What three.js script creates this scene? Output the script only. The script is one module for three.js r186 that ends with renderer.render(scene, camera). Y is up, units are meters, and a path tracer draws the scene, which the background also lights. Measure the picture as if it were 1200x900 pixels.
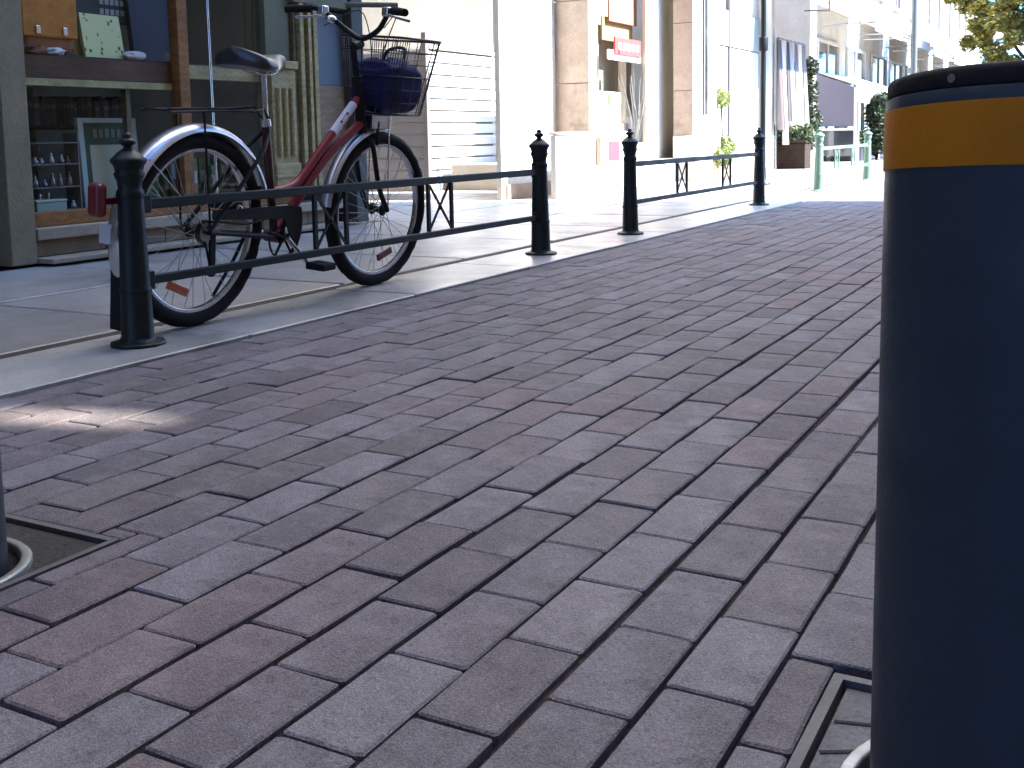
import * as THREE from 'three';
import { Sky } from 'three/addons/objects/Sky.js';
import { RoundedBoxGeometry } from 'three/addons/geometries/RoundedBoxGeometry.js';
import { mergeGeometries } from 'three/addons/utils/BufferGeometryUtils.js';

// ---------------------------------------------------------------- camera, sky, sun, exposure
const scene = new THREE.Scene();
const FOCAL = 1282.95, PX0 = 600, PY0 = 299.6, EYE = 0.66, PITCH = 0.109124, YAW = 0.50299, ROLL = -0.0185685;
const camera = new THREE.PerspectiveCamera(2 * Math.atan(600 / FOCAL) * 180 / Math.PI, 1, 0.05, 3000);
camera.setViewOffset(1200, 1200, 0, 300, 1200, 900);
camera.position.set(0, EYE, 0);
camera.rotation.set(-PITCH, YAW, ROLL, 'YXZ');
camera.updateMatrixWorld(true);

const SUN_EL = 44 * Math.PI / 180, SUN_H = [0.965, -0.262];
const SUN = new THREE.Vector3(SUN_H[0] * Math.cos(SUN_EL), Math.sin(SUN_EL), SUN_H[1] * Math.cos(SUN_EL)).normalize();
const sky = new Sky();
sky.name = 'sky';
sky.userData.kind = 'structure';
sky.scale.setScalar(2000);
const su = sky.material.uniforms;
su.turbidity.value = 10; su.rayleigh.value = 0.5; su.mieCoefficient.value = 0.005; su.mieDirectionalG.value = 0.8;
su.sunPosition.value.copy(SUN);
scene.add(sky);
scene.environmentIntensity = 0.28;

const sun = new THREE.DirectionalLight(new THREE.Color(1, 0.92, 0.78), 4.4);
sun.name = 'sun';
sun.position.copy(SUN).multiplyScalar(60).add(new THREE.Vector3(-3, 0, -10));
sun.target.position.set(-3, 0, -10);
sun.castShadow = true;
sun.shadow.radius = 2;
Object.assign(sun.shadow.camera, { left: -40, right: 40, top: 40, bottom: -40, near: 1, far: 160 });
sun.shadow.mapSize.set(4096, 4096);
scene.add(sun, sun.target);

const renderer = new THREE.WebGLRenderer({ antialias: true });
renderer.setSize(1024, 768);
renderer.toneMapping = THREE.LinearToneMapping;
renderer.toneMappingExposure = 7.6;
renderer.shadowMap.enabled = true;

// ---------------------------------------------------------------- helpers
let seed = 20240611;
const rnd = () => { seed = (seed * 1664525 + 1013904223) >>> 0; return seed / 4294967296; };
const rr = (a, b) => a + (b - a) * rnd();
const V = (x, y, z) => new THREE.Vector3(x, y, z);
const C = (r, g, b) => new THREE.Color().setRGB(r, g, b);

// a photograph pixel (1200 x 900) gives a direction; the distance comes from the plane it lies on
const camQ = camera.quaternion.clone();
function dirOf(px, py) { return V((px - PX0) / FOCAL, (PY0 - py) / FOCAL, -1).applyQuaternion(camQ); }
function onY(px, py, y = 0) { const d = dirOf(px, py), t = (y - EYE) / d.y; return V(d.x * t, y, d.z * t); }
function onX(px, py, x) { const d = dirOf(px, py), t = x / d.x; return V(x, EYE + d.y * t, d.z * t); }
function onZ(px, py, z) { const d = dirOf(px, py), t = z / d.z; return V(d.x * t, EYE + d.y * t, z); }
function toPixel(p) {
  const c = p.clone().sub(camera.position).applyQuaternion(camQ.clone().invert());
  return [PX0 + FOCAL * c.x / -c.z, PY0 - FOCAL * c.y / -c.z, -c.z];
}

const used = {};
function numbered(n) { const k = used[n] = (used[n] ?? -1) + 1; return k ? n + '_' + String(k).padStart(3, '0') : n; }
function mesh(name, geo, mat, parent) {
  const m = new THREE.Mesh(Array.isArray(geo) ? join(geo) : geo, mat);
  m.name = parent && parent !== scene ? name : numbered(name);
  m.castShadow = m.receiveShadow = true;
  (parent || scene).add(m);
  return m;
}
function tag(o, label, category, group) { o.userData.label = label; o.userData.category = category; if (group) o.userData.group = group; return o; }
function thing(name, label, category, pos = [0, 0, 0], group) {
  const g = new THREE.Group(); g.name = numbered(name); g.position.set(...pos); scene.add(g);
  return tag(g, label, category, group);
}
function struct(o) { o.userData.kind = 'structure'; return o; }
function stuff(o) { o.userData.kind = 'stuff'; return o; }
function partGroup(name, parent) { const g = new THREE.Group(); g.name = name; parent.add(g); return g; }
function clean(g) { // only position, normal, uv, not indexed
  let q = g.index ? g.toNonIndexed() : g;
  for (const k of Object.keys(q.attributes)) if (!['position', 'normal', 'uv', 'color'].includes(k)) q.deleteAttribute(k);
  if (!q.attributes.uv) q.setAttribute('uv', new THREE.BufferAttribute(new Float32Array(q.attributes.position.count * 2), 2));
  return q;
}
function join(list) { return mergeGeometries(list.map(clean)); }
// box by its limits, uv in metres, small rounded edges when r > 0
function boxUV(g) {
  const p = g.attributes.position, n = g.attributes.normal, uv = g.attributes.uv;
  for (let i = 0; i < p.count; i++) {
    const ax = Math.abs(n.getX(i)), ay = Math.abs(n.getY(i)), az = Math.abs(n.getZ(i));
    if (ay >= ax && ay >= az) uv.setXY(i, p.getX(i), p.getZ(i));
    else if (ax >= az) uv.setXY(i, p.getZ(i), p.getY(i));
    else uv.setXY(i, p.getX(i), p.getY(i));
  }
  return g;
}
function box(x0, x1, y0, y1, z0, z1, r = 0) {
  const a = Math.abs(x1 - x0), b = Math.abs(y1 - y0), c = Math.abs(z1 - z0);
  const g = r ? new RoundedBoxGeometry(a, b, c, 2, Math.min(r, a * 0.45, b * 0.45, c * 0.45)) : new THREE.BoxGeometry(a, b, c);
  g.translate((x0 + x1) / 2, (y0 + y1) / 2, (z0 + z1) / 2);
  return boxUV(g);
}
function rod(a, b, r, r2 = r, seg = 10) {
  const d = b.clone().sub(a), g = new THREE.CylinderGeometry(r2, r, d.length(), seg, 1);
  g.applyQuaternion(new THREE.Quaternion().setFromUnitVectors(V(0, 1, 0), d.normalize()));
  return g.translate((a.x + b.x) / 2, (a.y + b.y) / 2, (a.z + b.z) / 2);
}
function bar(a, b, w, h) { // flat bar between two points
  const d = b.clone().sub(a), L = d.length(), g = new THREE.BoxGeometry(w, h, L);
  const m = new THREE.Matrix4().lookAt(a, b, V(0, 1, 0)); m.setPosition((a.x + b.x) / 2, (a.y + b.y) / 2, (a.z + b.z) / 2);
  return g.applyMatrix4(m);
}
function tube(pts, r, seg = 24, rad = 8, closed = false) { return new THREE.TubeGeometry(new THREE.CatmullRomCurve3(pts, closed, 'catmullrom', 0.4), seg, r, rad, closed); }
function lathe(profile, seg = 24) { return new THREE.LatheGeometry(profile.map(([r, y]) => new THREE.Vector2(r, y)), seg); }
function ball(r, x, y, z, sx = 1, sy = 1, sz = 1, seg = 14) { return new THREE.SphereGeometry(r, seg, Math.ceil(seg * 0.7)).scale(sx, sy, sz).translate(x, y, z); }

// tileable value noise for textures
function lattice(n) { const a = new Float32Array(n * n); for (let i = 0; i < a.length; i++) a[i] = rnd(); return a; }
function tileNoise(n) {
  const a = lattice(n), s = (t) => t * t * (3 - 2 * t);
  return (u, v) => {
    const x = ((u % 1) + 1) % 1 * n, y = ((v % 1) + 1) % 1 * n, i = Math.floor(x), j = Math.floor(y), fx = s(x - i), fy = s(y - j);
    const g = (p, q) => a[(q % n) * n + (p % n)];
    return (g(i, j) * (1 - fx) + g(i + 1, j) * fx) * (1 - fy) + (g(i, j + 1) * (1 - fx) + g(i + 1, j + 1) * fx) * fy;
  };
}
function texture(size, fn, repeat = 1, colour = true) {
  const d = new Uint8Array(size * size * 4);
  for (let j = 0; j < size; j++) for (let i = 0; i < size; i++) {
    const c = fn(i / size, j / size), o = (j * size + i) * 4;
    d[o] = Math.max(0, Math.min(255, c[0] * 255)); d[o + 1] = Math.max(0, Math.min(255, c[1] * 255)); d[o + 2] = Math.max(0, Math.min(255, c[2] * 255)); d[o + 3] = 255;
  }
  const t = new THREE.DataTexture(d, size, size);
  t.wrapS = t.wrapT = THREE.RepeatWrapping; t.magFilter = THREE.LinearFilter; t.minFilter = THREE.LinearMipmapLinearFilter; t.generateMipmaps = true;
  t.repeat.set(repeat, repeat); if (colour) t.colorSpace = THREE.SRGBColorSpace; t.needsUpdate = true;
  return t;
}
const n4 = tileNoise(4), n8 = tileNoise(8), n16 = tileNoise(16), n32 = tileNoise(32), n64 = tileNoise(64), n128 = tileNoise(128), n256 = tileNoise(256);
const fbm = (u, v) => n4(u, v) * 0.4 + n8(u, v) * 0.28 + n16(u, v) * 0.17 + n32(u, v) * 0.1 + n64(u, v) * 0.05;
// concrete paver: sand and pale aggregate grains, darker stains
const paverMap = texture(1024, (u, v) => {
  const g = n256(u, v), h = n128(u + 0.37, v + 0.11), st = fbm(u, v);
  let t = 0.80 + (g - 0.5) * 0.26 + (h - 0.5) * 0.12 + (st - 0.5) * 0.38;
  if (g * n64(v, u) > 0.80) t += 0.14;
  if (n32(u + 0.5, v) > 0.86) t -= 0.08;
  return [t * 1.0, t * 0.99, t * 1.0];
}, 1 / 0.34);
const paverBump = texture(1024, (u, v) => { const t = 0.5 + (n256(u, v) - 0.5) * 0.6 + (n128(u + 0.37, v + 0.11) - 0.5) * 0.4 + (n16(u, v) - 0.5) * 0.4; return [t, t, t]; }, 1 / 0.34, false);
const sandMap = texture(1024, (u, v) => {
  const t = 0.52 + (n256(u, v) - 0.5) * 0.3 + (fbm(u, v) - 0.5) * 0.9;
  return [t, t * 0.95, t * 0.92];
}, 1 / 2.2);
const stoneMap = texture(1024, (u, v) => {
  const a = fbm(u, v), b = fbm(v + 0.3, u + 0.6);
  let t = 0.84 + (a - 0.5) * 0.34 + (n128(u, v) - 0.5) * 0.07 - Math.max(0, b - 0.60) * 1.1;
  return [t, t * 0.985, t * 0.965];
}, 1 / 1.7);
const stoneRough = texture(512, (u, v) => { const t = 0.60 + (fbm(u, v) - 0.5) * 0.5 + (n128(u, v) - 0.5) * 0.1; return [t, t, t]; }, 1 / 0.9, false);
const plasterMap = texture(512, (u, v) => { const t = 0.92 + (fbm(u, v) - 0.5) * 0.16 + (n128(u, v) - 0.5) * 0.05; return [t, t, t]; }, 1 / 1.6);
const plasterBump = texture(512, (u, v) => { const t = 0.5 + (n64(u, v) - 0.5) * 0.4 + (n128(u, v) - 0.5) * 0.5; return [t, t, t]; }, 1 / 0.8, false);
const woodMap = texture(512, (u, v) => {
  const r = fbm(u * 1, v * 1) * 2.2 + v * 9, t = 0.80 + 0.05 * Math.sin(r * 6.28 + n16(u, v) * 2) + (n256(u, v) - 0.5) * 0.10 + (n8(u, v) - 0.5) * 0.16;
  return [t, t * 0.94, t * 0.86];
}, 1 / 0.5);
const grimeMap = texture(512, (u, v) => { const t = 0.86 + (fbm(u, v) - 0.5) * 0.3 + (n128(u, v) - 0.5) * 0.08; return [t, t, t]; }, 1 / 0.4);
const filmMap = texture(512, (u, v) => { const t = 0.9 + (n4(u, v) - 0.5) * 0.12 + (n16(u, v) - 0.5) * 0.06 + (n128(u, v) - 0.5) * 0.03; return [t, t, t]; }, 1 / 0.6);
const metalRough = texture(512, (u, v) => { const t = 0.62 + (fbm(u, v) - 0.5) * 0.55 + (n128(u, v) - 0.5) * 0.12; return [t, t, t]; }, 1 / 0.35, false);

const std = (color, roughness = 0.8, metalness = 0, extra = {}) => new THREE.MeshPhysicalMaterial({ color, roughness, metalness, specularIntensity: metalness ? 1 : 0.4, ...extra });
const phys = (color, o) => new THREE.MeshPhysicalMaterial({ color, ...o });

const M = {
  sand: std(C(0.085, 0.074, 0.07), 0.95, 0, { map: sandMap, bumpMap: sandMap, bumpScale: 0.004 }),
  kerb: std(C(0.52, 0.51, 0.49), 0.62, 0, { map: stoneMap, roughnessMap: stoneRough, bumpMap: stoneMap, bumpScale: 0.002, specularIntensity: 1 }),
  slab: [[0.40, 0.385, 0.37], [0.44, 0.42, 0.40], [0.37, 0.36, 0.35]].map((c) => std(C(...c), 0.66, 0, { map: stoneMap, roughnessMap: stoneRough, bumpMap: stoneMap, bumpScale: 0.002, specularIntensity: 1 })),
  strip: std(C(0.11, 0.10, 0.088), 0.92, 0, { map: stoneMap }),
  asphalt: std(C(0.16, 0.155, 0.15), 0.9, 0, { map: sandMap }),
  green: phys(C(0.008, 0.015, 0.015), { roughness: 0.75, roughnessMap: metalRough, metalness: 0, specularIntensity: 0.6, map: grimeMap }),
  paleGreen: std(C(0.17, 0.27, 0.21), 0.5, 0, { map: grimeMap }),
  white: std(C(0.76, 0.71, 0.62), 0.85, 0, { map: plasterMap, bumpMap: plasterBump, bumpScale: 0.003 }),
  cream: std(C(0.60, 0.53, 0.42), 0.85, 0, { map: plasterMap, bumpMap: plasterBump, bumpScale: 0.003 }),
  brownStone: std(C(0.56, 0.46, 0.385), 0.8, 0, { map: stoneMap, bumpMap: stoneMap, bumpScale: 0.004 }),
  beigeStone: std(C(0.30, 0.245, 0.15), 0.8, 0, { map: stoneMap, bumpMap: plasterBump, bumpScale: 0.002 }),
  beigeBlock: std(C(0.29, 0.22, 0.15), 0.8, 0, { map: stoneMap, bumpMap: stoneMap, bumpScale: 0.004 }),
  sill: std(C(0.42, 0.33, 0.24), 0.7, 0, { map: stoneMap }),
  wood: std(C(0.36, 0.165, 0.055), 0.6, 0, { map: woodMap, bumpMap: woodMap, bumpScale: 0.001 }),
  woodLight: std(C(0.50, 0.42, 0.22), 0.6, 0, { map: woodMap, bumpMap: woodMap, bumpScale: 0.001 }),
  woodOlive: std(C(0.20, 0.17, 0.10), 0.6, 0, { map: woodMap }),
  woodDark: std(C(0.05, 0.03, 0.018), 0.65, 0, { map: woodMap }),
  dark: std(C(0.012, 0.011, 0.010), 0.8),
  darkWall: std(C(0.26, 0.21, 0.15), 0.9, 0, { map: plasterMap }),
  greyOlive: std(C(0.17, 0.15, 0.09), 0.8, 0, { map: plasterMap }),
  glass: phys(C(1, 1, 1), { transmission: 1, thickness: 0, roughness: 0.02, ior: 1.25 }),
  darkGlass: phys(C(0.02, 0.025, 0.03), { roughness: 0.08, metalness: 0, clearcoat: 1, clearcoatRoughness: 0.04 }),
  chrome: std(C(0.62, 0.63, 0.66), 0.22, 1, { roughnessMap: metalRough }),
  steel: std(C(0.40, 0.41, 0.43), 0.55, 1, { roughnessMap: metalRough, map: grimeMap }),
  castIron: std(C(0.045, 0.042, 0.042), 0.7, 0.4, { map: grimeMap, bumpMap: plasterBump, bumpScale: 0.003 }),
  black: std(C(0.012, 0.012, 0.013), 0.5),
  rubber: std(C(0.016, 0.016, 0.017), 0.82, 0, { map: grimeMap, bumpMap: plasterBump, bumpScale: 0.001 }),
};

// ---------------------------------------------------------------- the ground
const ground = struct(mesh('ground', new THREE.PlaneGeometry(1600, 1600).rotateX(-Math.PI / 2).translate(0, -0.05, -300), M.asphalt));
{ const uv = ground.geometry.attributes.uv, p = ground.geometry.attributes.position; for (let i = 0; i < p.count; i++) uv.setXY(i, p.getX(i), p.getZ(i)); }

// a block with a worn, slightly irregular outline, chamfered upper edges and a flat top; top at y = 0, centred
function block(w, l, h, o = {}) {
  const { ch = 0.0028, cut = 0.004, jit = 0.002, chip = 1, ns = 2, nl = 3, uo = [0, 0] } = o;
  const P = [], a = w / 2, b = l / 2;
  const side = (x0, z0, x1, z1, n, nx, nz) => {
    const L = Math.hypot(x1 - x0, z1 - z0), c = cut / L;
    for (let i = 0; i < n; i++) {
      const t = n === 1 ? 0.5 : c + (1 - 2 * c) * i / (n - 1), j = (rnd() - 0.3) * jit * (i === 0 || i === n - 1 ? 0.6 : 1);
      const cc = (i === 0 || i === n - 1) && rnd() < 0.22 ? rr(0.002, 0.006) * chip : 0;
      P.push([x0 + (x1 - x0) * (t + (i ? -cc / L : cc / L)) - nx * j, z0 + (z1 - z0) * t - nz * j]);
    }
  };
  side(-a, -b, a, -b, ns, 0, -1); side(a, -b, a, b, nl, 1, 0); side(a, b, -a, b, ns, 0, 1); side(-a, b, -a, -b, nl, -1, 0);
  const n = P.length, pos = [], uv = [], nor = [];
  const inn = P.map(([x, z]) => { const k = ch * (0.8 + rnd() * 0.7); return [x * (1 - k / a), z * (1 - k / b)]; });
  const tri = (...v) => {
    const A = V(...v[0]), B = V(...v[1]), D = V(...v[2]), N = B.clone().sub(A).cross(D.clone().sub(A)).normalize();
    for (const q of v) { pos.push(...q); nor.push(N.x, N.y, N.z); uv.push(q[0] + uo[0], q[2] + uo[1] + (Math.abs(N.y) < 0.3 ? q[1] : 0)); }
  };
  for (let i = 0; i < n; i++) {
    const k = (i + 1) % n, I = inn[i], J = inn[k], O = P[i], Q = P[k];
    if (i > 0 && i < n - 1) tri([inn[0][0], 0, inn[0][1]], [J[0], 0, J[1]], [I[0], 0, I[1]]);
    const t0 = [I[0], 0, I[1]], t1 = [J[0], 0, J[1]], s0 = [O[0], -ch * 0.9, O[1]], s1 = [Q[0], -ch * 0.9, Q[1]], b0 = [O[0], -h, O[1]], b1 = [Q[0], -h, Q[1]];
    tri(t0, t1, s1); tri(t0, s1, s0); tri(s0, s1, b1); tri(s0, b1, b0);
  }
  const g = new THREE.BufferGeometry();
  g.setAttribute('position', new THREE.Float32BufferAttribute(pos, 3)); g.setAttribute('normal', new THREE.Float32BufferAttribute(nor, 3)); g.setAttribute('uv', new THREE.Float32BufferAttribute(uv, 2));
  return g;
}

// paved street: running bond of concrete pavers, courses along the street
const ROW0 = -0.5714, ROWW = 0.11568, STEP = 0.2165, KERB_X = -2.55, ROAD_R = 3.0;
const road = struct(new THREE.Group()); road.name = 'paved_road'; scene.add(road);
const bed = mesh('joint_sand', new THREE.PlaneGeometry(ROAD_R - KERB_X + 0.1, 34, 110, 640).rotateX(-Math.PI / 2).translate((ROAD_R + KERB_X) / 2, 0, -13), M.sand, road);
{ // the sand stands higher in some joints than in others
  const uv = bed.geometry.attributes.uv, p = bed.geometry.attributes.position, lv = tileNoise(24), lw = tileNoise(32);
  for (let i = 0; i < p.count; i++) {
    const x = p.getX(i), z = p.getZ(i), f = lv(x / 7 + 2, z / 7 + 9) * 0.6 + lw(x / 2.4 + 2, z / 2.4 + 9) * 0.4;
    uv.setXY(i, x, z); p.setY(i, -0.0155 + 0.0110 * Math.max(0, Math.min(1, (f - 0.25) * 1.7)) + (x < -1.3 && z > -4 ? 0.0015 : 0));
  }
  bed.geometry.computeVertexNormals();
}
const paverTone = [[0.224, 0.201, 0.218], [0.206, 0.190, 0.206], [0.236, 0.203, 0.217], [0.194, 0.173, 0.182], [0.246, 0.230, 0.248], [0.232, 0.190, 0.198], [0.208, 0.189, 0.196], [0.176, 0.154, 0.166], [0.258, 0.237, 0.250], [0.218, 0.197, 0.204]];
const paverMats = paverTone.map((c) => std(C(...c), 0.78, 0, { map: paverMap, bumpMap: paverBump, bumpScale: 0.0016, specularIntensity: 0.6 }));
const holes = [[-0.277, 0.187, -1.302, -0.872], [-1.84, -1.438, -1.232, -0.83]]; // x0 x1 z0 z1 of the two bollard plates
const pavers = [];
const wideAfter = { '-3': 0.002, '0': 0.0028, '1': 0.001 };
for (let r = -17; ROW0 + (r - 1) * ROWW < ROAD_R; r++) {
  const x0 = Math.max(KERB_X + 0.008, ROW0 + (r - 1) * ROWW), x1 = ROW0 + r * ROWW;
  const joint = { '0': -0.983, '1': -1.087, '2': -1.19, '-1': -0.9, '-2': -1.02, '-3': -0.886, '-4': -0.782, '-5': -0.881 }[r] ?? (-0.983 + (Math.abs(r) % 2 ? 0.108 : 0) + rr(-0.025, 0.025));
  let z = joint + STEP * 14;
  while (z > -25.5) {
    const L = STEP + rr(-0.004, 0.004), g = rr(0.0025, 0.0055), gx = rr(0.002, 0.0042);
    let rects = [[x0 + gx + (wideAfter[r - 1] || 0), x1 - gx - (wideAfter[r] || 0), z - L + g, z]];
    for (const [hx0, hx1, hz0, hz1] of holes) {
      const next = [];
      for (const [a, b, c, d] of rects) {
        if (b <= hx0 || a >= hx1 || d <= hz0 || c >= hz1) { next.push([a, b, c, d]); continue; }
        if (a < hx0) next.push([a, hx0 - 0.004, c, d]);
        if (b > hx1) next.push([hx1 + 0.004, b, c, d]);
        const m0 = Math.max(a, hx0), m1 = Math.min(b, hx1);
        if (c < hz0) next.push([m0, m1, c, hz0 - 0.004]);
        if (d > hz1) next.push([m0, m1, hz1 + 0.004, d]);
      }
      rects = next.filter(([a, b, c, d]) => b - a > 0.018 && d - c > 0.018);
    }
    for (const q of rects) pavers.push({ q, whole: Math.abs(q[1] - q[0] - ROWW) < 0.03 && Math.abs(q[3] - q[2] - L) < 0.02 });
    z -= L;
  }
}
{
  const toneNoise = tileNoise(12), hue = tileNoise(16);
  for (const p of pavers) {
    const [a, b, c, d] = p.q; p.x = (a + b) / 2; p.z = (c + d) / 2;
    const s = toPixel(V(p.x, 0, p.z));
    p.area = s[2] > 0.2 && s[0] > -15 && s[0] < 1045 && s[1] < 930 && s[1] > 0 ? (b - a) * (d - c) / Math.pow(s[2], 3) : -1;
    const t = hue(p.x / 6 + 3.3, p.z / 6 + 1.7), k = toneNoise(p.x / 3, p.z / 3);
    const pool = t > 0.56 ? [0, 2, 5, 2, 8, 5, 7] : t > 0.42 ? [0, 1, 2, 3, 8, 0, 7] : [1, 4, 6, 9, 6, 3, 1];
    p.m = k > 0.82 ? 4 : pool[Math.floor(rnd() * pool.length)];
    p.dy = rr(-0.0022, 0.0016); p.rx = rr(-0.006, 0.006); p.rz = rr(-0.008, 0.008); p.ry = rr(-0.006, 0.006);
  }
  pavers.sort((p, q) => q.area - p.area);
  const variants = [];
  for (let i = 0; i < 14; i++) variants.push(block(0.1065, 0.2105, 0.03, { uo: [rr(0, 0.6), rr(0, 0.6)] }));
  const cheap = [];
  for (let i = 0; i < 6; i++) cheap.push(block(0.1065, 0.2105, 0.02, { nl: 2, uo: [rr(0, 0.6), rr(0, 0.6)] }));
  const bins = paverMats.map(() => []);
  const mat4 = new THREE.Matrix4(), eu = new THREE.Euler();
  pavers.forEach((p, i) => {
    const [a, b, c, d] = p.q, own = i < 300 && p.area > 0;
    const src = own ? variants[Math.floor(rnd() * 14)] : cheap[Math.floor(rnd() * 6)];
    const sx = (b - a) / 0.1065, sz = (d - c) / 0.2105;
    if (own) {
      const m = mesh('paver', p.whole ? src : block(b - a, d - c, 0.03, { uo: [rr(0, 0.6), rr(0, 0.6)] }), paverMats[p.m], road);
      if (i) m.name = 'paver_' + String(i).padStart(3, '0');
      if (p.whole) m.scale.set(sx, 1, sz);
      m.position.set(p.x, p.dy, p.z); m.rotation.set(p.rx, p.ry, p.rz);
    } else bins[p.m].push(src.clone().applyMatrix4(mat4.makeRotationFromEuler(eu.set(p.rx, p.ry, p.rz)).scale(V(sx, 1, sz)).setPosition(p.x, p.dy, p.z)));
  });
  bins.forEach((l, i) => { if (l.length) stuff(mesh('paver_field', l, paverMats[i], road)); });
}

// footway: kerb stones, dark drain strip, stone slabs
const WALK = 0.008;
const footway = struct(new THREE.Group()); footway.name = 'footway'; scene.add(footway);
{
  mesh('footway_bed', box(-14, KERB_X - 0.01, -0.04, WALK - 0.007, -46, 8), M.strip, footway);
  let z = 3.2, i = 0;
  while (z > -24) {
    const L = rr(0.96, 1.04), w = 0.43;
    const m = mesh('kerb_stone', block(w, L - 0.005, 0.06, { ch: 0.0035, cut: 0.006, uo: [rr(0, 2), rr(0, 2)] }), M.kerb, footway);
    m.position.set(KERB_X - w / 2, WALK + rr(-0.001, 0.001), z - L / 2); z -= L;
  }
  mesh('drain_strip', box(KERB_X - 0.495, KERB_X - 0.436, -0.03, WALK - 0.002, -24, 3.2), M.strip, footway);
  const cols = [[-4.040, -3.055], [-5.06, -4.068], [-6.08, -5.08], [-7.10, -6.10], [-8.12, -7.12], [-9.14, -8.14]];
  cols.forEach(([a, b], ci) => {
    let q = -2.885 + 1.065 * 5;
    while (q > -24) {
      if (ci < 2 || q < -6.8) {
        const m = mesh('paving_slab', block(b - a, 1.065 - 0.026, 0.05, { ch: 0.004, cut: 0.004, uo: [rr(0, 2), rr(0, 2)] }), M.slab[Math.floor(rnd() * 3)], footway);
        m.position.set((a + b) / 2, WALK + rr(-0.0015, 0.0015), q - 1.065 / 2); m.rotation.set(rr(-0.0015, 0.0015), 0, rr(-0.0015, 0.0015));
      }
      q -= 1.065;
    }
  });
}

// ---------------------------------------------------------------- buildings out of frame that shade the street
{
  const wallM = std(C(0.24, 0.22, 0.20), 0.9, 0, { map: plasterMap });
  const X0 = 3.6, X1 = 13, Z1 = -10.54 + (X0 + 1.83) * SUN_H[1] / SUN_H[0], Z0 = 26, TOP = 15;
  const b = thing('apartment_building', 'tall plain apartment block across the street shading the pavers', 'building');
  // the sun reaches the pavers through one opening in the roof parapet
  const fleck = V(-2.20, 0, -1.79), t = (X0 - fleck.x) / SUN.x, hole = fleck.clone().addScaledVector(SUN, t);
  mesh('wall', box(X0, X1, 0, hole.y - 0.5, Z1, Z0), wallM, b);
  const y0 = hole.y - 0.5, hz = 0.07, hy0 = hole.y - 0.22, hy1 = hole.y + 0.40;
  mesh('parapet', [box(X0, X0 + 0.2, y0, TOP, Z1, hole.z - hz), box(X0, X0 + 0.2, y0, TOP, hole.z + hz, Z0), box(X0, X0 + 0.2, y0, hy0, hole.z - hz, hole.z + hz), box(X0, X0 + 0.2, hy1, TOP, hole.z - hz, hole.z + hz)], wallM, b);
  for (let s = 0; s < 2; s++) for (let k = 0; k < 8; k++) {
    const z = -9.5 + k * 2.6, y = 1.0 + s * 3.0;
    if (y + 1.6 > y0) continue;
    const w = mesh('window', box(X0 - 0.03, X0 - 0.002, y, y + 1.5, z - 0.5, z + 0.5), M.darkGlass, b);
    mesh('window_sill', box(X0 - 0.12, X0 - 0.004, y - 0.06, y - 0.004, z - 0.58, z + 0.58), M.cream, w);
  }
  // lower houses set back beyond the side street, mirrored in the shop windows
  for (let i = 0; i < 3; i++) {
    const h = thing('row_house', ['two storey house across the side street, pale plaster', 'two storey house across the side street, middle of the row', 'two storey house across the side street, far end'][i], 'house', [0, 0, 0], 'houses across the street');
    const z0 = -12.6 - i * 9.5, x = 8.2;
    mesh('wall', box(x, x + 8, 0, 5.6, z0 - 9.4, z0), wallM, h);
    mesh('roof', box(x - 0.3, x + 8.2, 5.605, 5.8, z0 - 9.45, z0 + 0.02), M.strip, h);
    for (let s = 0; s < 2; s++) for (let k = 0; k < 3; k++) mesh('window', box(x - 0.02, x - 0.001, 0.9 + s * 2.7, 2.4 + s * 2.7, z0 - 2 - k * 2.7, z0 - 1 - k * 2.7), M.darkGlass, h);
  }
}

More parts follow.
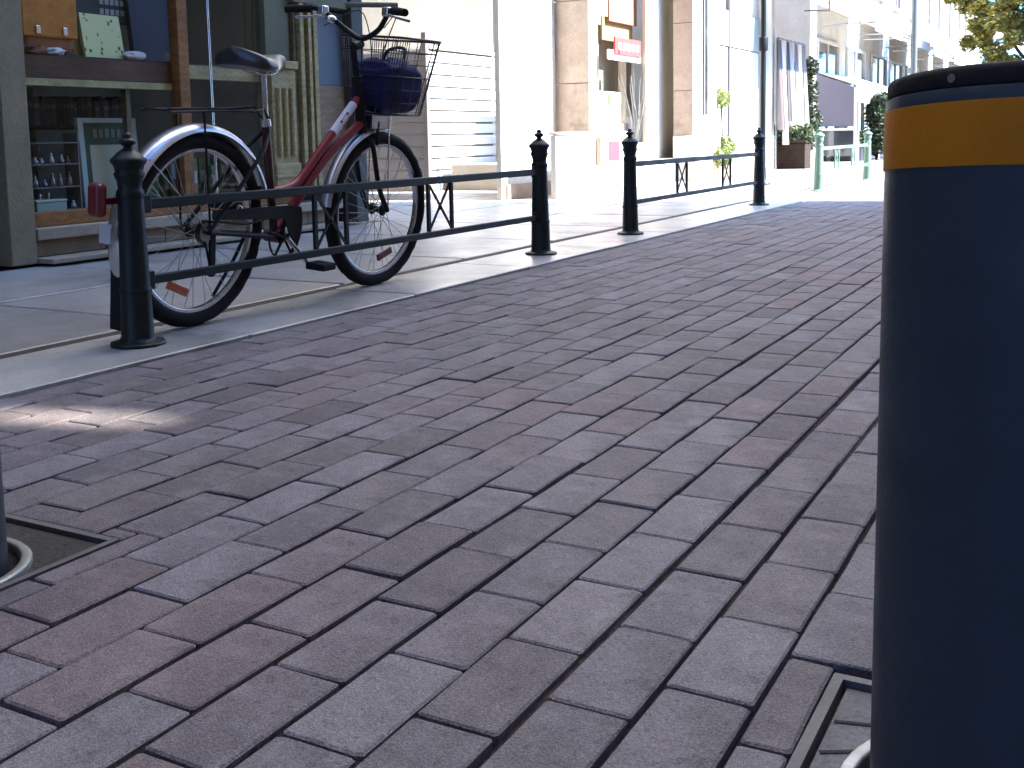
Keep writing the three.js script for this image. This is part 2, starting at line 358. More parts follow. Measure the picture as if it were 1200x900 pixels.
// ---------------------------------------------------------------- railings
const postProfile = [[0.0001, 0], [0.088, 0], [0.09, 0.006], [0.086, 0.013], [0.06, 0.016], [0.054, 0.03], [0.052, 0.1], [0.050, 0.17], [0.053, 0.175], [0.053, 0.185], [0.0485, 0.19], [0.045, 0.34], [0.042, 0.47], [0.044, 0.478], [0.046, 0.49], [0.044, 0.5], [0.038, 0.508], [0.041, 0.53], [0.047, 0.545], [0.05, 0.555], [0.045, 0.563], [0.049, 0.58], [0.058, 0.592], [0.059, 0.60], [0.05, 0.608], [0.036, 0.622], [0.022, 0.632], [0.014, 0.637]];
const finialProfile = [[0.014, 0.636], [0.013, 0.642], [0.022, 0.648], [0.0285, 0.656], [0.022, 0.664], [0.012, 0.668], [0.015, 0.675], [0.010, 0.683], [0.0001, 0.687]];
function railing(za, zb, x, mat, label, panels) {
  const t = thing('street_railing', label, 'railing', [x, WALK, (za + zb) / 2], 'ornamental railings along the kerb');
  const h = (za - zb) / 2;
  for (const s of [1, -1]) {
    const p = mesh('post', lathe(postProfile, 10), mat, t); p.position.z = s * h; p.rotation.y = rr(0, 1); p.rotation.x = rr(-0.008, 0.008);
    mesh('finial', lathe(finialProfile, 12), mat, p);
    for (const y of [0.455, 0.205]) { const b = mesh('bracket', box(-0.014, 0.014, y - 0.03, y + 0.03, s > 0 ? -0.075 : 0.03, s > 0 ? -0.03 : 0.075, 0.005), mat, p); b.rotation.y = -p.rotation.y; }
  }
  mesh('top_rail', box(-0.011, 0.011, 0.437, 0.472, -h + 0.035, h - 0.035, 0.005), mat, t);
  mesh('bottom_rail', box(-0.010, 0.010, 0.19, 0.22, -h + 0.038, h - 0.038, 0.005), mat, t);
  for (const c of panels) {
    const p = partGroup('lattice_panel', t);
    for (const d of [0.1, -0.1]) mesh('upright', box(-0.007, 0.007, 0.221, 0.436, c + d - 0.009, c + d + 0.009), mat, p);
    mesh('cross_brace', [bar(V(0.003, 0.225, c - 0.09), V(0.003, 0.432, c + 0.09), 0.006, 0.012), bar(V(-0.003, 0.432, c - 0.09), V(-0.003, 0.225, c + 0.09), 0.006, 0.012), ball(0.014, 0, 0.328, c, 0.6, 1, 1, 8)], mat, p);
  }
  return t;
}
const RX = -2.761;
{
  const zOf = (px, py) => onY(px, py, WALK).z;
  railing(zOf(157, 403), zOf(641.7, 297.7), RX, M.green, 'dark green iron railing in front of the red bicycle', [0.41, -0.41]);
  railing(zOf(746, 274), zOf(893, 240), RX, M.green, 'dark green iron railing beyond the bicycle, nothing leaning on it', [0.5, -0.55]);
  railing(zOf(949, 223.6), zOf(1014, 211), RX - 0.02, M.paleGreen, 'pale green painted railing in the sunlight beside the striped shopfronts', [0.45, -0.45]);
}

// ---------------------------------------------------------------- bollards
const bollardPaint = phys(C(0.024, 0.036, 0.053), { roughness: 0.85, specularIntensity: 0.55, roughnessMap: metalRough, map: filmMap });
const orangeFilm = phys(C(0.46, 0.155, 0.003), { roughness: 0.7, specularIntensity: 0.4, map: filmMap });
function latheUV(profile, seg) { const g = lathe(profile, seg), p = g.attributes.position, uv = g.attributes.uv; for (let i = 0; i < p.count; i++) uv.setXY(i, uv.getX(i) * 0.75, p.getY(i)); return g; }
function bollard(R, x, z, hole, label, lean, deckMat, tiles) {
  const t = thing('bollard', label, 'bollard', [x, 0, z], 'bollards across the street');
  const c = partGroup('column', t);
  mesh('lower_body', latheUV([[R, -0.05], [R, 0.30], [R, 0.621]], 56), bollardPaint, c);
  mesh('band', latheUV([[R - 0.001, 0.6195], [R + 0.0012, 0.6205], [R + 0.0012, 0.6745], [R - 0.001, 0.676]], 56), orangeFilm, c);
  mesh('upper_collar', latheUV([[R, 0.674], [R, 0.686], [R - 0.004, 0.688], [R - 0.02, 0.688]], 56), bollardPaint, c);
  const cap = mesh('cap', latheUV([[R - 0.006, 0.686], [R - 0.001, 0.689], [R - 0.001, 0.700], [R - 0.0035, 0.7045], [R - 0.009, 0.7065], [R - 0.05, 0.709], [0.0001, 0.71]], 56), M.rubber, c);
  c.rotation.order = 'YXZ'; c.rotation.y = lean[0]; c.rotation.x = lean[1];
  const d = dirOf(1071, 100); // a screw on the cap, near its left flank
  mesh('screw', new THREE.CylinderGeometry(0.004, 0.004, 0.004, 10).rotateX(Math.PI / 2).translate(0, 0, R - 0.0005).rotateY(-0.62).translate(0, 0.695, 0), M.chrome, c);
  // ring and deck frame let into the pavers
  mesh('collar_ring', latheUV([[R + 0.018, -0.03], [R + 0.018, 0.002], [R + 0.022, 0.005], [R + 0.032, 0.005], [R + 0.036, 0.001], [R + 0.036, -0.03]], 56), std(C(0.34, 0.35, 0.34), 0.8, 0.6, { roughnessMap: metalRough, map: grimeMap }), t);
  const [a, b, e, f] = hole.map((v, i) => v - (i < 2 ? x : z)), w = 0.013;
  mesh('deck_frame', [box(a, a + w, -0.03, 0.001, e, f), box(b - w, b, -0.03, 0.001, e, f), box(a + w, b - w, -0.03, 0.0012, e, e + w), box(a + w, b - w, -0.03, 0.0012, f - w, f)], std(C(0.17, 0.165, 0.17), 0.75, 0.5, { map: grimeMap }), t);
  // the deck: plate with a round hole, in pieces when tiled
  const shape = (x0, x1, z0, z1) => { const s = new THREE.Shape([[x0, z0], [x1, z0], [x1, z1], [x0, z1]].map(([p, q]) => new THREE.Vector2(p, -q))); return s; };
  const g = (() => { const s = shape(a + w + 0.006, b - w - 0.006, e + w + 0.006, f - w - 0.006), h = new THREE.Path(); h.absarc(0, 0, R + 0.034, 0, Math.PI * 2, true); s.holes.push(h); return new THREE.ExtrudeGeometry(s, { depth: 0.02, bevelEnabled: false, curveSegments: 32 }).rotateX(-Math.PI / 2).translate(0, -0.026, 0); })();
  boxUV(g);
  mesh('deck_plate', g, deckMat, t);
  if (tiles) for (const [p, q] of tiles) mesh('deck_groove', bar(V(p[0] - x, -0.0055, p[1] - z), V(q[0] - x, -0.0055, q[1] - z), 0.006, 0.0012), M.castIron, t);
  return t;
}
const slateDeck = std(C(0.12, 0.12, 0.135), 0.55, 0, { map: paverMap, bumpMap: plasterBump, bumpScale: 0.002 });
bollard(0.148, -0.045, -1.087, holes[0], 'navy blue bollard with orange band and tiled metal frame', [0.1, -0.075], slateDeck, [[[-0.255, -1.20], [-0.20, -1.215]], [[-0.225, -1.285], [-0.195, -1.245]], [[-0.2, -1.16], [-0.255, -1.13]]]);
bollard(0.12, -1.605, -0.995, holes[1], 'navy blue bollard set in a dark cast iron plate', [0.3, 0.0], M.castIron, null);

// ---------------------------------------------------------------- the bicycle
{
  const bike = thing('bicycle', 'red step through bicycle with front basket leaning on the railing', 'bicycle', [-2.866, WALK, -2.856]);
  bike.rotation.order = 'YXZ'; bike.rotation.y = 0.035; bike.rotation.z = -0.096;
  const red = phys(C(0.31, 0.004, 0.012), { roughness: 0.45, specularIntensity: 0.6, clearcoat: 0.25, clearcoatRoughness: 0.2, map: grimeMap });
  const silver = std(C(0.60, 0.61, 0.66), 0.4, 1, { roughnessMap: metalRough });
  const alloy = std(C(0.55, 0.55, 0.57), 0.38, 1, { roughnessMap: metalRough });
  const orangeR = phys(C(0.55, 0.09, 0.02), { roughness: 0.2, clearcoat: 1, clearcoatRoughness: 0.05 });
  const redR = phys(C(0.13, 0.006, 0.014), { roughness: 0.35, clearcoat: 0.3, clearcoatRoughness: 0.2 });
  const RW = 0.315, RT = 0.0275;
  function wheel(parent, y, z, spin, refl, reflMat) {
    const w = partGroup('wheel', parent); w.position.set(0, y, z); w.rotation.x = spin;
    const tyre = new THREE.TorusGeometry(RW, RT, 14, 72).rotateY(Math.PI / 2);
    { const p = tyre.attributes.position; for (let i = 0; i < p.count; i++) { const R = Math.hypot(p.getY(i), p.getZ(i)); if (R > RW + RT * 0.55) { const a = Math.atan2(p.getY(i), p.getZ(i)), k = 1 + 0.006 * Math.sign(Math.sin(a * 72)); p.setY(i, p.getY(i) * k); p.setZ(i, p.getZ(i) * k); } } tyre.computeVertexNormals(); }
    mesh('tyre', tyre, M.rubber, w);
    mesh('rim', lathe([[0.279, -0.010], [0.284, -0.0125], [0.297, -0.0125], [0.3, -0.011], [0.3, 0.011], [0.297, 0.0125], [0.284, 0.0125], [0.279, 0.010], [0.279, -0.010]], 72).rotateZ(Math.PI / 2), alloy, w);
    const sp = [];
    for (let i = 0; i < 32; i++) { const a = i / 32 * Math.PI * 2, s = i % 2 ? 1 : -1, b = a + (Math.floor(i / 2) % 2 ? 0.9 : -0.9); sp.push(rod(V(s * 0.028, 0.024 * Math.sin(b), 0.024 * Math.cos(b)), V(s * 0.004, 0.281 * Math.sin(a), 0.281 * Math.cos(a)), 0.0013, 0.0013, 5)); }
    mesh('spokes', sp, M.steel, w);
    mesh('hub', lathe([[0.005, -0.062], [0.008, -0.06], [0.008, -0.04], [0.026, -0.032], [0.026, -0.026], [0.014, -0.02], [0.013, 0.02], [0.026, 0.026], [0.026, 0.032], [0.008, 0.04], [0.008, 0.06], [0.005, 0.062]], 16).rotateZ(Math.PI / 2), M.black, w);
    const [ry, rz] = refl, ang = Math.atan2(ry, rz) - spin;
    mesh('reflector', new RoundedBoxGeometry(0.014, 0.032, 0.105, 2, 0.006).translate(0.004, 0, 0).rotateX(-ang + Math.PI / 2).translate(0, 0.215 * Math.sin(ang), 0.215 * Math.cos(ang)), reflMat, w);
    return w;
  }
  const HY = RW + RT;
  wheel(bike, HY, 0.02, 0, [-0.2, 0.09], orangeR);
  // mudguard: curved strip round the hub, from angle a0 to a1 (0 = rearward, 90 = up)
  function guard(name, R, y, z, a0, a1, wd, mat, parent) {
    const pr = [[-1, -0.42], [-0.96, -0.28], [-0.75, 0.0], [-0.4, 0.14], [0, 0.19], [0.4, 0.14], [0.75, 0], [0.96, -0.28], [1, -0.42]].map(([u, v]) => [u * wd / 2, v * wd / 2]);
    const n = 44, pos = [], idx = [];
    for (let k = 0; k <= n; k++) { const a = (a0 + (a1 - a0) * k / n) * Math.PI / 180; for (const [u, v] of pr) pos.push(u, (R + v) * Math.sin(a), (R + v) * Math.cos(a)); }
    for (let k = 0; k <= n; k++) { const a = (a0 + (a1 - a0) * k / n) * Math.PI / 180; for (const [u, v] of pr) pos.push(u * 0.94, (R + v - 0.002) * Math.sin(a), (R + v - 0.002) * Math.cos(a)); }
    const m = pr.length, o = (n + 1) * m;
    for (let k = 0; k < n; k++) for (let j = 0; j < m - 1; j++) { const a = k * m + j; idx.push(a, a + 1, a + m, a + 1, a + m + 1, a + m, o + a, o + a + m, o + a + 1, o + a + 1, o + a + m, o + a + m + 1); }
    const g = new THREE.BufferGeometry(); g.setAttribute('position', new THREE.Float32BufferAttribute(pos, 3)); g.setIndex(idx); g.computeVertexNormals();
    const q = mesh(name, g, mat, parent); q.position.set(0, y, z); return q;
  }
  const rg = guard('rear_mudguard', 0.37, HY, 0.02, -24, 158, 0.084, silver, bike);
  for (const s of [1, -1]) mesh('mudguard_stay', tube([V(s * 0.058, 0, 0), V(s * 0.05, 0.17, 0.17), V(s * 0.033, 0.262, 0.262)], 0.0024, 8, 6), M.steel, rg);
  mesh('mud_flap', box(-0.032, 0.032, -0.30, -0.10, 0.352, 0.357, 0.002), M.rubber, rg);
  mesh('tail_light', [new RoundedBoxGeometry(0.06, 0.11, 0.04, 4, 0.018).translate(0, 0.135, 0.445), box(-0.012, 0.012, 0.12, 0.14, 0.36, 0.43)], redR, bike).position.set(0, HY, 0.02);
  mesh('tail_plate', new RoundedBoxGeometry(0.05, 0.065, 0.008, 2, 0.003).translate(0, 0.025, 0.41), std(C(0.45, 0.47, 0.5), 0.5), bike).position.set(0, HY, 0.02);
  // frame
  const bb = V(0, 0.285, -0.415), seatTop = V(0, 0.72, -0.34), hb = V(0, 0.665, -0.985), ht = V(0, 0.90, -0.93);
  const fr = mesh('frame', [
    tube([hb.clone().lerp(ht, 0.25), V(0, 0.575, -0.715), bb], 0.0205, 20, 12),
    tube([hb.clone().lerp(ht, 0.72), V(0, 0.62, -0.70), V(0, 0.49, -0.55), V(0, 0.462, -0.45), V(0, 0.46, -0.385)], 0.0175, 28, 12),
    ], red, bike);
  mesh('head_tube', rod(hb, ht, 0.023, 0.023, 14), M.black, fr);
  mesh('seat_tube', [rod(bb, seatTop, 0.0165, 0.0165, 12), new THREE.CylinderGeometry(0.026, 0.026, 0.074, 14).rotateZ(Math.PI / 2).translate(bb.x, bb.y, bb.z)], std(C(0.05, 0.012, 0.014), 0.4, 0.2), fr);
  mesh('rear_stays', [1, -1].flatMap((s) => [tube([V(s * 0.02, 0.285, -0.40), V(s * 0.052, 0.30, -0.30), V(s * 0.062, HY, 0.02)], 0.009, 12, 8), tube([V(s * 0.012, 0.69, -0.345), V(s * 0.045, 0.60, -0.26), V(s * 0.062, HY, 0.02)], 0.008, 12, 8)]), M.black, fr);
  { // white lettering field on the upper tube, below the head
    const cv = document.createElement('canvas'); cv.width = 256; cv.height = 64; const c = cv.getContext('2d');
    c.fillStyle = '#d9d2d6'; c.fillRect(0, 0, 256, 64); c.fillStyle = '#7a2030';
    for (let i = 0; i < 5; i++) { c.fillRect(28 + i * 40, 22, 20, 5); c.fillRect(28 + i * 40, 22, 5, 22); c.fillRect(28 + i * 40, 40, 20, 5); }
    const tx = new THREE.CanvasTexture(cv); tx.colorSpace = THREE.SRGBColorSpace;
    const A = hb.clone().lerp(ht, 0.72), B = V(0, 0.62, -0.70), d = (t) => A.clone().lerp(B, t);
    const g = rod(d(0.72), d(0.16), 0.0188, 0.0188, 18);
    mesh('lettering', g, std(C(1, 1, 1), 0.35, 0, { map: tx }), fr);
  }
  mesh('seat_post', [rod(seatTop, V(0, 0.905, -0.318), 0.0125, 0.0125, 12), rod(V(0, 0.71, -0.342), V(0, 0.735, -0.337), 0.021, 0.021, 12)], alloy, bike);
  { // saddle
    const pts = [], idx = [], n = 18, m = 14;
    for (let i = 0; i <= n; i++) {
      const t = i / n, z = -0.145 - t * 0.29, w = 0.008 + 0.098 * Math.pow(Math.sin(Math.min(1, (1 - t) * 1.25 + 0.05) * Math.PI / 2), 2.2) * Math.sqrt(Math.min(1, t * 7 + 0.04)) + 0.022 * Math.sqrt(Math.max(0, 1 - t * 0.98)) * Math.sqrt(Math.min(1, t * 6));
      const top = 0.985 - 0.012 * Math.sin(t * Math.PI) + (t < 0.2 ? 0.012 * (1 - t / 0.2) : 0) - (t > 0.9 ? (t - 0.9) * 0.12 : 0), h = 0.05 + 0.016 * (1 - t);
      for (let j = 0; j < m; j++) { const a = j / m * Math.PI * 2, ca = Math.cos(a), sa = Math.sin(a); pts.push(Math.sign(ca) * Math.pow(Math.abs(ca), 0.7) * w, top - h / 2 + Math.sign(sa) * Math.pow(Math.abs(sa), 0.6) * h / 2 - ca * ca * 0.012, z); }
    }
    for (let i = 0; i < n; i++) for (let j = 0; j < m; j++) { const a = i * m + j, b = i * m + (j + 1) % m; idx.push(a, a + m, b, b, a + m, b + m); }
    for (let j = 1; j < m - 1; j++) { idx.push(0, j, j + 1); const o = n * m; idx.push(o, o + j + 1, o + j); }
    const g = new THREE.BufferGeometry(); g.setAttribute('position', new THREE.Float32BufferAttribute(pts, 3)); g.setIndex(idx); g.computeVertexNormals();
    const s = mesh('saddle', g, phys(C(0.016, 0.016, 0.018), { roughness: 0.38, clearcoat: 0.3, clearcoatRoughness: 0.3 }), bike);
    mesh('saddle_rail', [1, -1].map((k) => tube([V(k * 0.03, 0.935, -0.19), V(k * 0.022, 0.905, -0.26), V(k * 0.022, 0.905, -0.35), V(k * 0.01, 0.94, -0.41)], 0.0035, 12, 6)), alloy, s);
  }
  // drive train
  const dr = mesh('chainring', [new THREE.TorusGeometry(0.085, 0.004, 6, 40).rotateY(Math.PI / 2).translate(0.045, bb.y, bb.z), ...[0, 1, 2, 3, 4].map((i) => { const a = i * 1.2566 + 0.3; return rod(V(0.045, bb.y, bb.z), V(0.045, bb.y + 0.085 * Math.sin(a), bb.z + 0.085 * Math.cos(a)), 0.006, 0.005, 6); })], M.black, bike);
  mesh('chain', tube([V(0.045, bb.y + 0.087, bb.z), V(0.045, 0.355, -0.2), V(0.045, HY + 0.037, 0.02), V(0.045, HY, 0.057), V(0.045, HY - 0.04, 0.02), V(0.045, 0.20, -0.02), V(0.045, 0.205, -0.12), V(0.045, bb.y - 0.087, bb.z), V(0.045, bb.y, bb.z - 0.087)], 0.0045, 80, 5, true), M.black, dr);
  mesh('chain_guard', new THREE.ExtrudeGeometry((() => { const s = new THREE.Shape(); s.moveTo(0.50, 0.40); s.quadraticCurveTo(0.53, 0.30, 0.47, 0.225); s.lineTo(0.40, 0.36); s.lineTo(0.0, 0.385); s.lineTo(0.0, 0.42); s.lineTo(0.42, 0.41); return s; })(), { depth: 0.004, bevelEnabled: false }).rotateY(Math.PI / 2).translate(0.056, 0, 0), M.black, dr);
  mesh('sprocket', [0.044, 0.039, 0.034].map((r, i) => new THREE.CylinderGeometry(r, r, 0.003, 28).rotateZ(Math.PI / 2).translate(0.036 + i * 0.006, HY, 0.02)), M.steel, bike);
  mesh('derailleur', [box(0.04, 0.052, 0.18, 0.33, -0.03, 0.0, 0.005), new THREE.CylinderGeometry(0.022, 0.022, 0.008, 14).rotateZ(Math.PI / 2).translate(0.046, 0.20, -0.015)], M.black, bike);
  for (const s of [1, -1]) {
    const pe = V(s * 0.075, bb.y - s * 0.115, bb.z - s * 0.125);
    const cr = mesh('crank', rod(V(s * 0.062, bb.y, bb.z), pe, 0.011, 0.009, 8), alloy, bike);
    mesh('pedal', [box(pe.x + s * 0.015, pe.x + s * 0.105, pe.y - 0.014, pe.y + 0.014, pe.z - 0.042, pe.z + 0.042, 0.006)], M.rubber, cr);
  }
  mesh('kickstand', [tube([V(-0.045, 0.30, -0.30), V(-0.08, 0.2, -0.28), V(-0.12, 0.055, -0.21)], 0.007, 10, 8)], M.black, bike);
  // rear carrier
  mesh('rear_carrier', [tube([V(0.06, 0.76, 0.22), V(0.065, 0.765, 0.05), V(0.06, 0.77, -0.22), V(0.02, 0.78, -0.30)], 0.0045, 20, 6), tube([V(-0.06, 0.76, 0.22), V(-0.065, 0.765, 0.05), V(-0.06, 0.77, -0.22), V(-0.02, 0.78, -0.30)], 0.0045, 20, 6), ...[0.21, 0.1, 0, -0.1, -0.2].map((z) => rod(V(-0.062, 0.765, z), V(0.062, 0.765, z), 0.0035, 0.0035, 6)), ...[1, -1].map((s) => rod(V(s * 0.062, 0.76, 0.06), V(s * 0.068, HY, 0.02), 0.0045, 0.0045, 6)), ...[1, -1].map((s) => rod(V(s * 0.02, 0.78, -0.30), V(s * 0.016, 0.74, -0.335), 0.004, 0.004, 6))], M.black, bike);
  // front assembly turns with the handlebar
  const st = partGroup('steering', bike); st.position.copy(hb); st.rotation.order = 'YXZ'; st.rotation.y = -0.07;
  const L = (x, y, z) => V(x, y - hb.y, z - hb.z);
  const fh = [HY - hb.y, -1.115 - hb.z];
  const fw = wheel(st, fh[0], fh[1], 0, [-0.2, -0.06], redR); fw.name = 'front_wheel';
  for (const s of [1, -1]) mesh('fork_blade', tube([L(s * 0.012, 0.655, -0.99), L(s * 0.048, 0.635, -0.995), L(s * 0.052, 0.45, -1.05), L(s * 0.054, HY, -1.115)], 0.0115, 20, 8), M.black, st);
  mesh('fork_crown', rod(L(0, 0.62, -0.995), L(0, 0.67, -0.985), 0.024, 0.024, 12), M.black, st);
  mesh('fork_stem', ([rod(L(0, 0.9, -0.93), L(0, 1.05, -0.895), 0.0135, 0.0135, 10), rod(L(0, 0.895, -0.931), L(0, 0.92, -0.926), 0.025, 0.022, 12)]), M.black, st);
  guard('front_mudguard', 0.366, fh[0], fh[1], 5, 94, 0.058, silver, st);
  mesh('brake', [box(-0.05, 0.05, 0.70 - hb.y, 0.74 - hb.y, -1.045 - hb.z, -1.015 - hb.z, 0.008), ...[1, -1].map((s) => rod(L(s * 0.045, 0.72, -1.03), L(s * 0.04, 0.63, -1.04), 0.008, 0.006, 6))], M.black, st);
  const hbPts = [L(-0.30, 1.18, -0.83), L(-0.19, 1.19, -0.89), L(-0.09, 1.115, -0.945), L(0, 1.075, -0.95), L(0.09, 1.115, -0.945), L(0.19, 1.19, -0.89), L(0.30, 1.18, -0.83)];
  const hbar = mesh('handlebar', [tube(hbPts, 0.0115, 48, 10), rod(L(0, 1.04, -0.897), L(0, 1.055, -0.95), 0.019, 0.017, 10)], M.black, st);
  for (const s of [1, -1]) {
    mesh('grip', rod(L(s * 0.215, 1.1895, -0.877), L(s * 0.315, 1.179, -0.82), 0.0175, 0.0155, 12), M.rubber, hbar);
    mesh('brake_lever', [tube([L(s * 0.17, 1.175, -0.915), L(s * 0.2, 1.165, -0.93), L(s * 0.30, 1.15, -0.87)], 0.006, 12, 6), box(s * 0.17 - 0.018, s * 0.17 + 0.018, 1.165 - hb.y, 1.205 - hb.y, -0.915 - hb.z, -0.875 - hb.z, 0.008)], alloy, hbar);
    mesh('cable', tube([L(s * 0.16, 1.12, -0.89), L(s * 0.10, 1.20, -1.06), L(s * 0.03, 1.02, -1.06), L(s * 0.02, 0.76, -1.03)], 0.0026, 24, 5), M.black, hbar);
  }
  const bell = mesh('bell', ball(0.024, -0.13, 1.15 - hb.y, -0.90 - hb.z, 1, 0.7, 1), M.chrome, hbar);
  // wire basket: tapered, rounded rectangle hoops and ribs
  const hoop = (t) => { const w = 0.135 + 0.045 * t, z0 = -0.995 + 0.0 * t, z1 = -1.25 - 0.06 * t, y = 0.765 + 0.325 * t - hb.y, r = 0.055, out = [];
    for (const [cx, cz, a0] of [[w - r, z0 - r - hb.z, 0], [-w + r, z0 - r - hb.z, 90], [-w + r, z1 + r - hb.z, 180], [w - r, z1 + r - hb.z, 270]]) for (let k = 0; k <= 3; k++) { const a = (a0 + k * 30) * Math.PI / 180; out.push(V(cx + r * Math.cos(a), y, cz + r * Math.sin(a))); }
    return out; };
  const wires = [];
  for (const [t, r] of [[0, 0.003], [0.16, 0.0018], [0.33, 0.0018], [0.5, 0.0026], [0.67, 0.0018], [0.83, 0.0026], [1, 0.0055]]) wires.push(tube(hoop(t), r, 64, 6, true));
  const h0 = new THREE.CatmullRomCurve3(hoop(0), true), h1 = new THREE.CatmullRomCurve3(hoop(1), true);
  for (let i = 0; i < 40; i++) wires.push(rod(h0.getPoint(i / 40), h1.getPoint(i / 40), 0.0021, 0.0021, 5));
  for (let i = -4; i <= 4; i++) wires.push(rod(L(i * 0.03, 0.765, -0.997), L(i * 0.03, 0.765, -1.248), 0.0016, 0.0016, 5));
  const bk = mesh('basket', wires, std(C(0.03, 0.03, 0.032), 0.35, 0.6), st);
  mesh('basket_bracket', [box(-0.05, 0.05, 0.70 - hb.y, 0.762 - hb.y, -1.12 - hb.z, -0.99 - hb.z, 0.006), rod(L(0.05, 0.763, -1.1), L(0.056, HY, -1.118), 0.0035, 0.0035, 6), rod(L(-0.05, 0.763, -1.1), L(-0.056, HY, -1.118), 0.0035, 0.0035, 6)], alloy, bk);

  // the bag in the basket, a thing of its own, placed where the basket is
  bike.updateMatrixWorld(true);
  const bag = thing('shopping_bag', 'navy blue bag stuffed in the bicycle basket', 'bag');
  bag.matrix.copy(st.matrixWorld); bag.matrix.decompose(bag.position, bag.quaternion, bag.scale);
  const g = new THREE.SphereGeometry(1, 40, 28), p = g.attributes.position, bn = tileNoise(9);
  for (let i = 0; i < p.count; i++) {
    let x = p.getX(i), y = p.getY(i), z = p.getZ(i);
    const e = (v) => Math.sign(v) * Math.pow(Math.abs(v), 0.55), n = bn(Math.atan2(z, x) / 6.283 * 1 + 2, y * 0.5 + 0.5) - 0.5, n2 = bn(Math.atan2(z, x) / 6.283 * 3 + 2, y * 1.4 + 1.5) - 0.5;
    const k = 1 + n * 0.10 + n2 * 0.05, tp = 0.90 + 0.12 * (y + 1) / 2;
    p.setXYZ(i, e(x) * 0.140 * k * tp, 0.880 - hb.y + e(y) * 0.112 + (y > 0.6 ? n * 0.05 : 0), -1.132 - hb.z + e(z) * 0.128 * k * tp);
  }
  g.computeVertexNormals();
  mesh('bag_body', g, std(C(0.022, 0.022, 0.085), 0.75, 0, { bumpMap: plasterBump, bumpScale: 0.002 }), bag);
  mesh('bag_handle', tube([L(-0.06, 0.955, -1.16), L(-0.05, 1.04, -1.20), L(0.04, 1.05, -1.20), L(0.06, 0.955, -1.16)], 0.008, 20, 6), std(C(0.016, 0.016, 0.05), 0.8), bag);
}

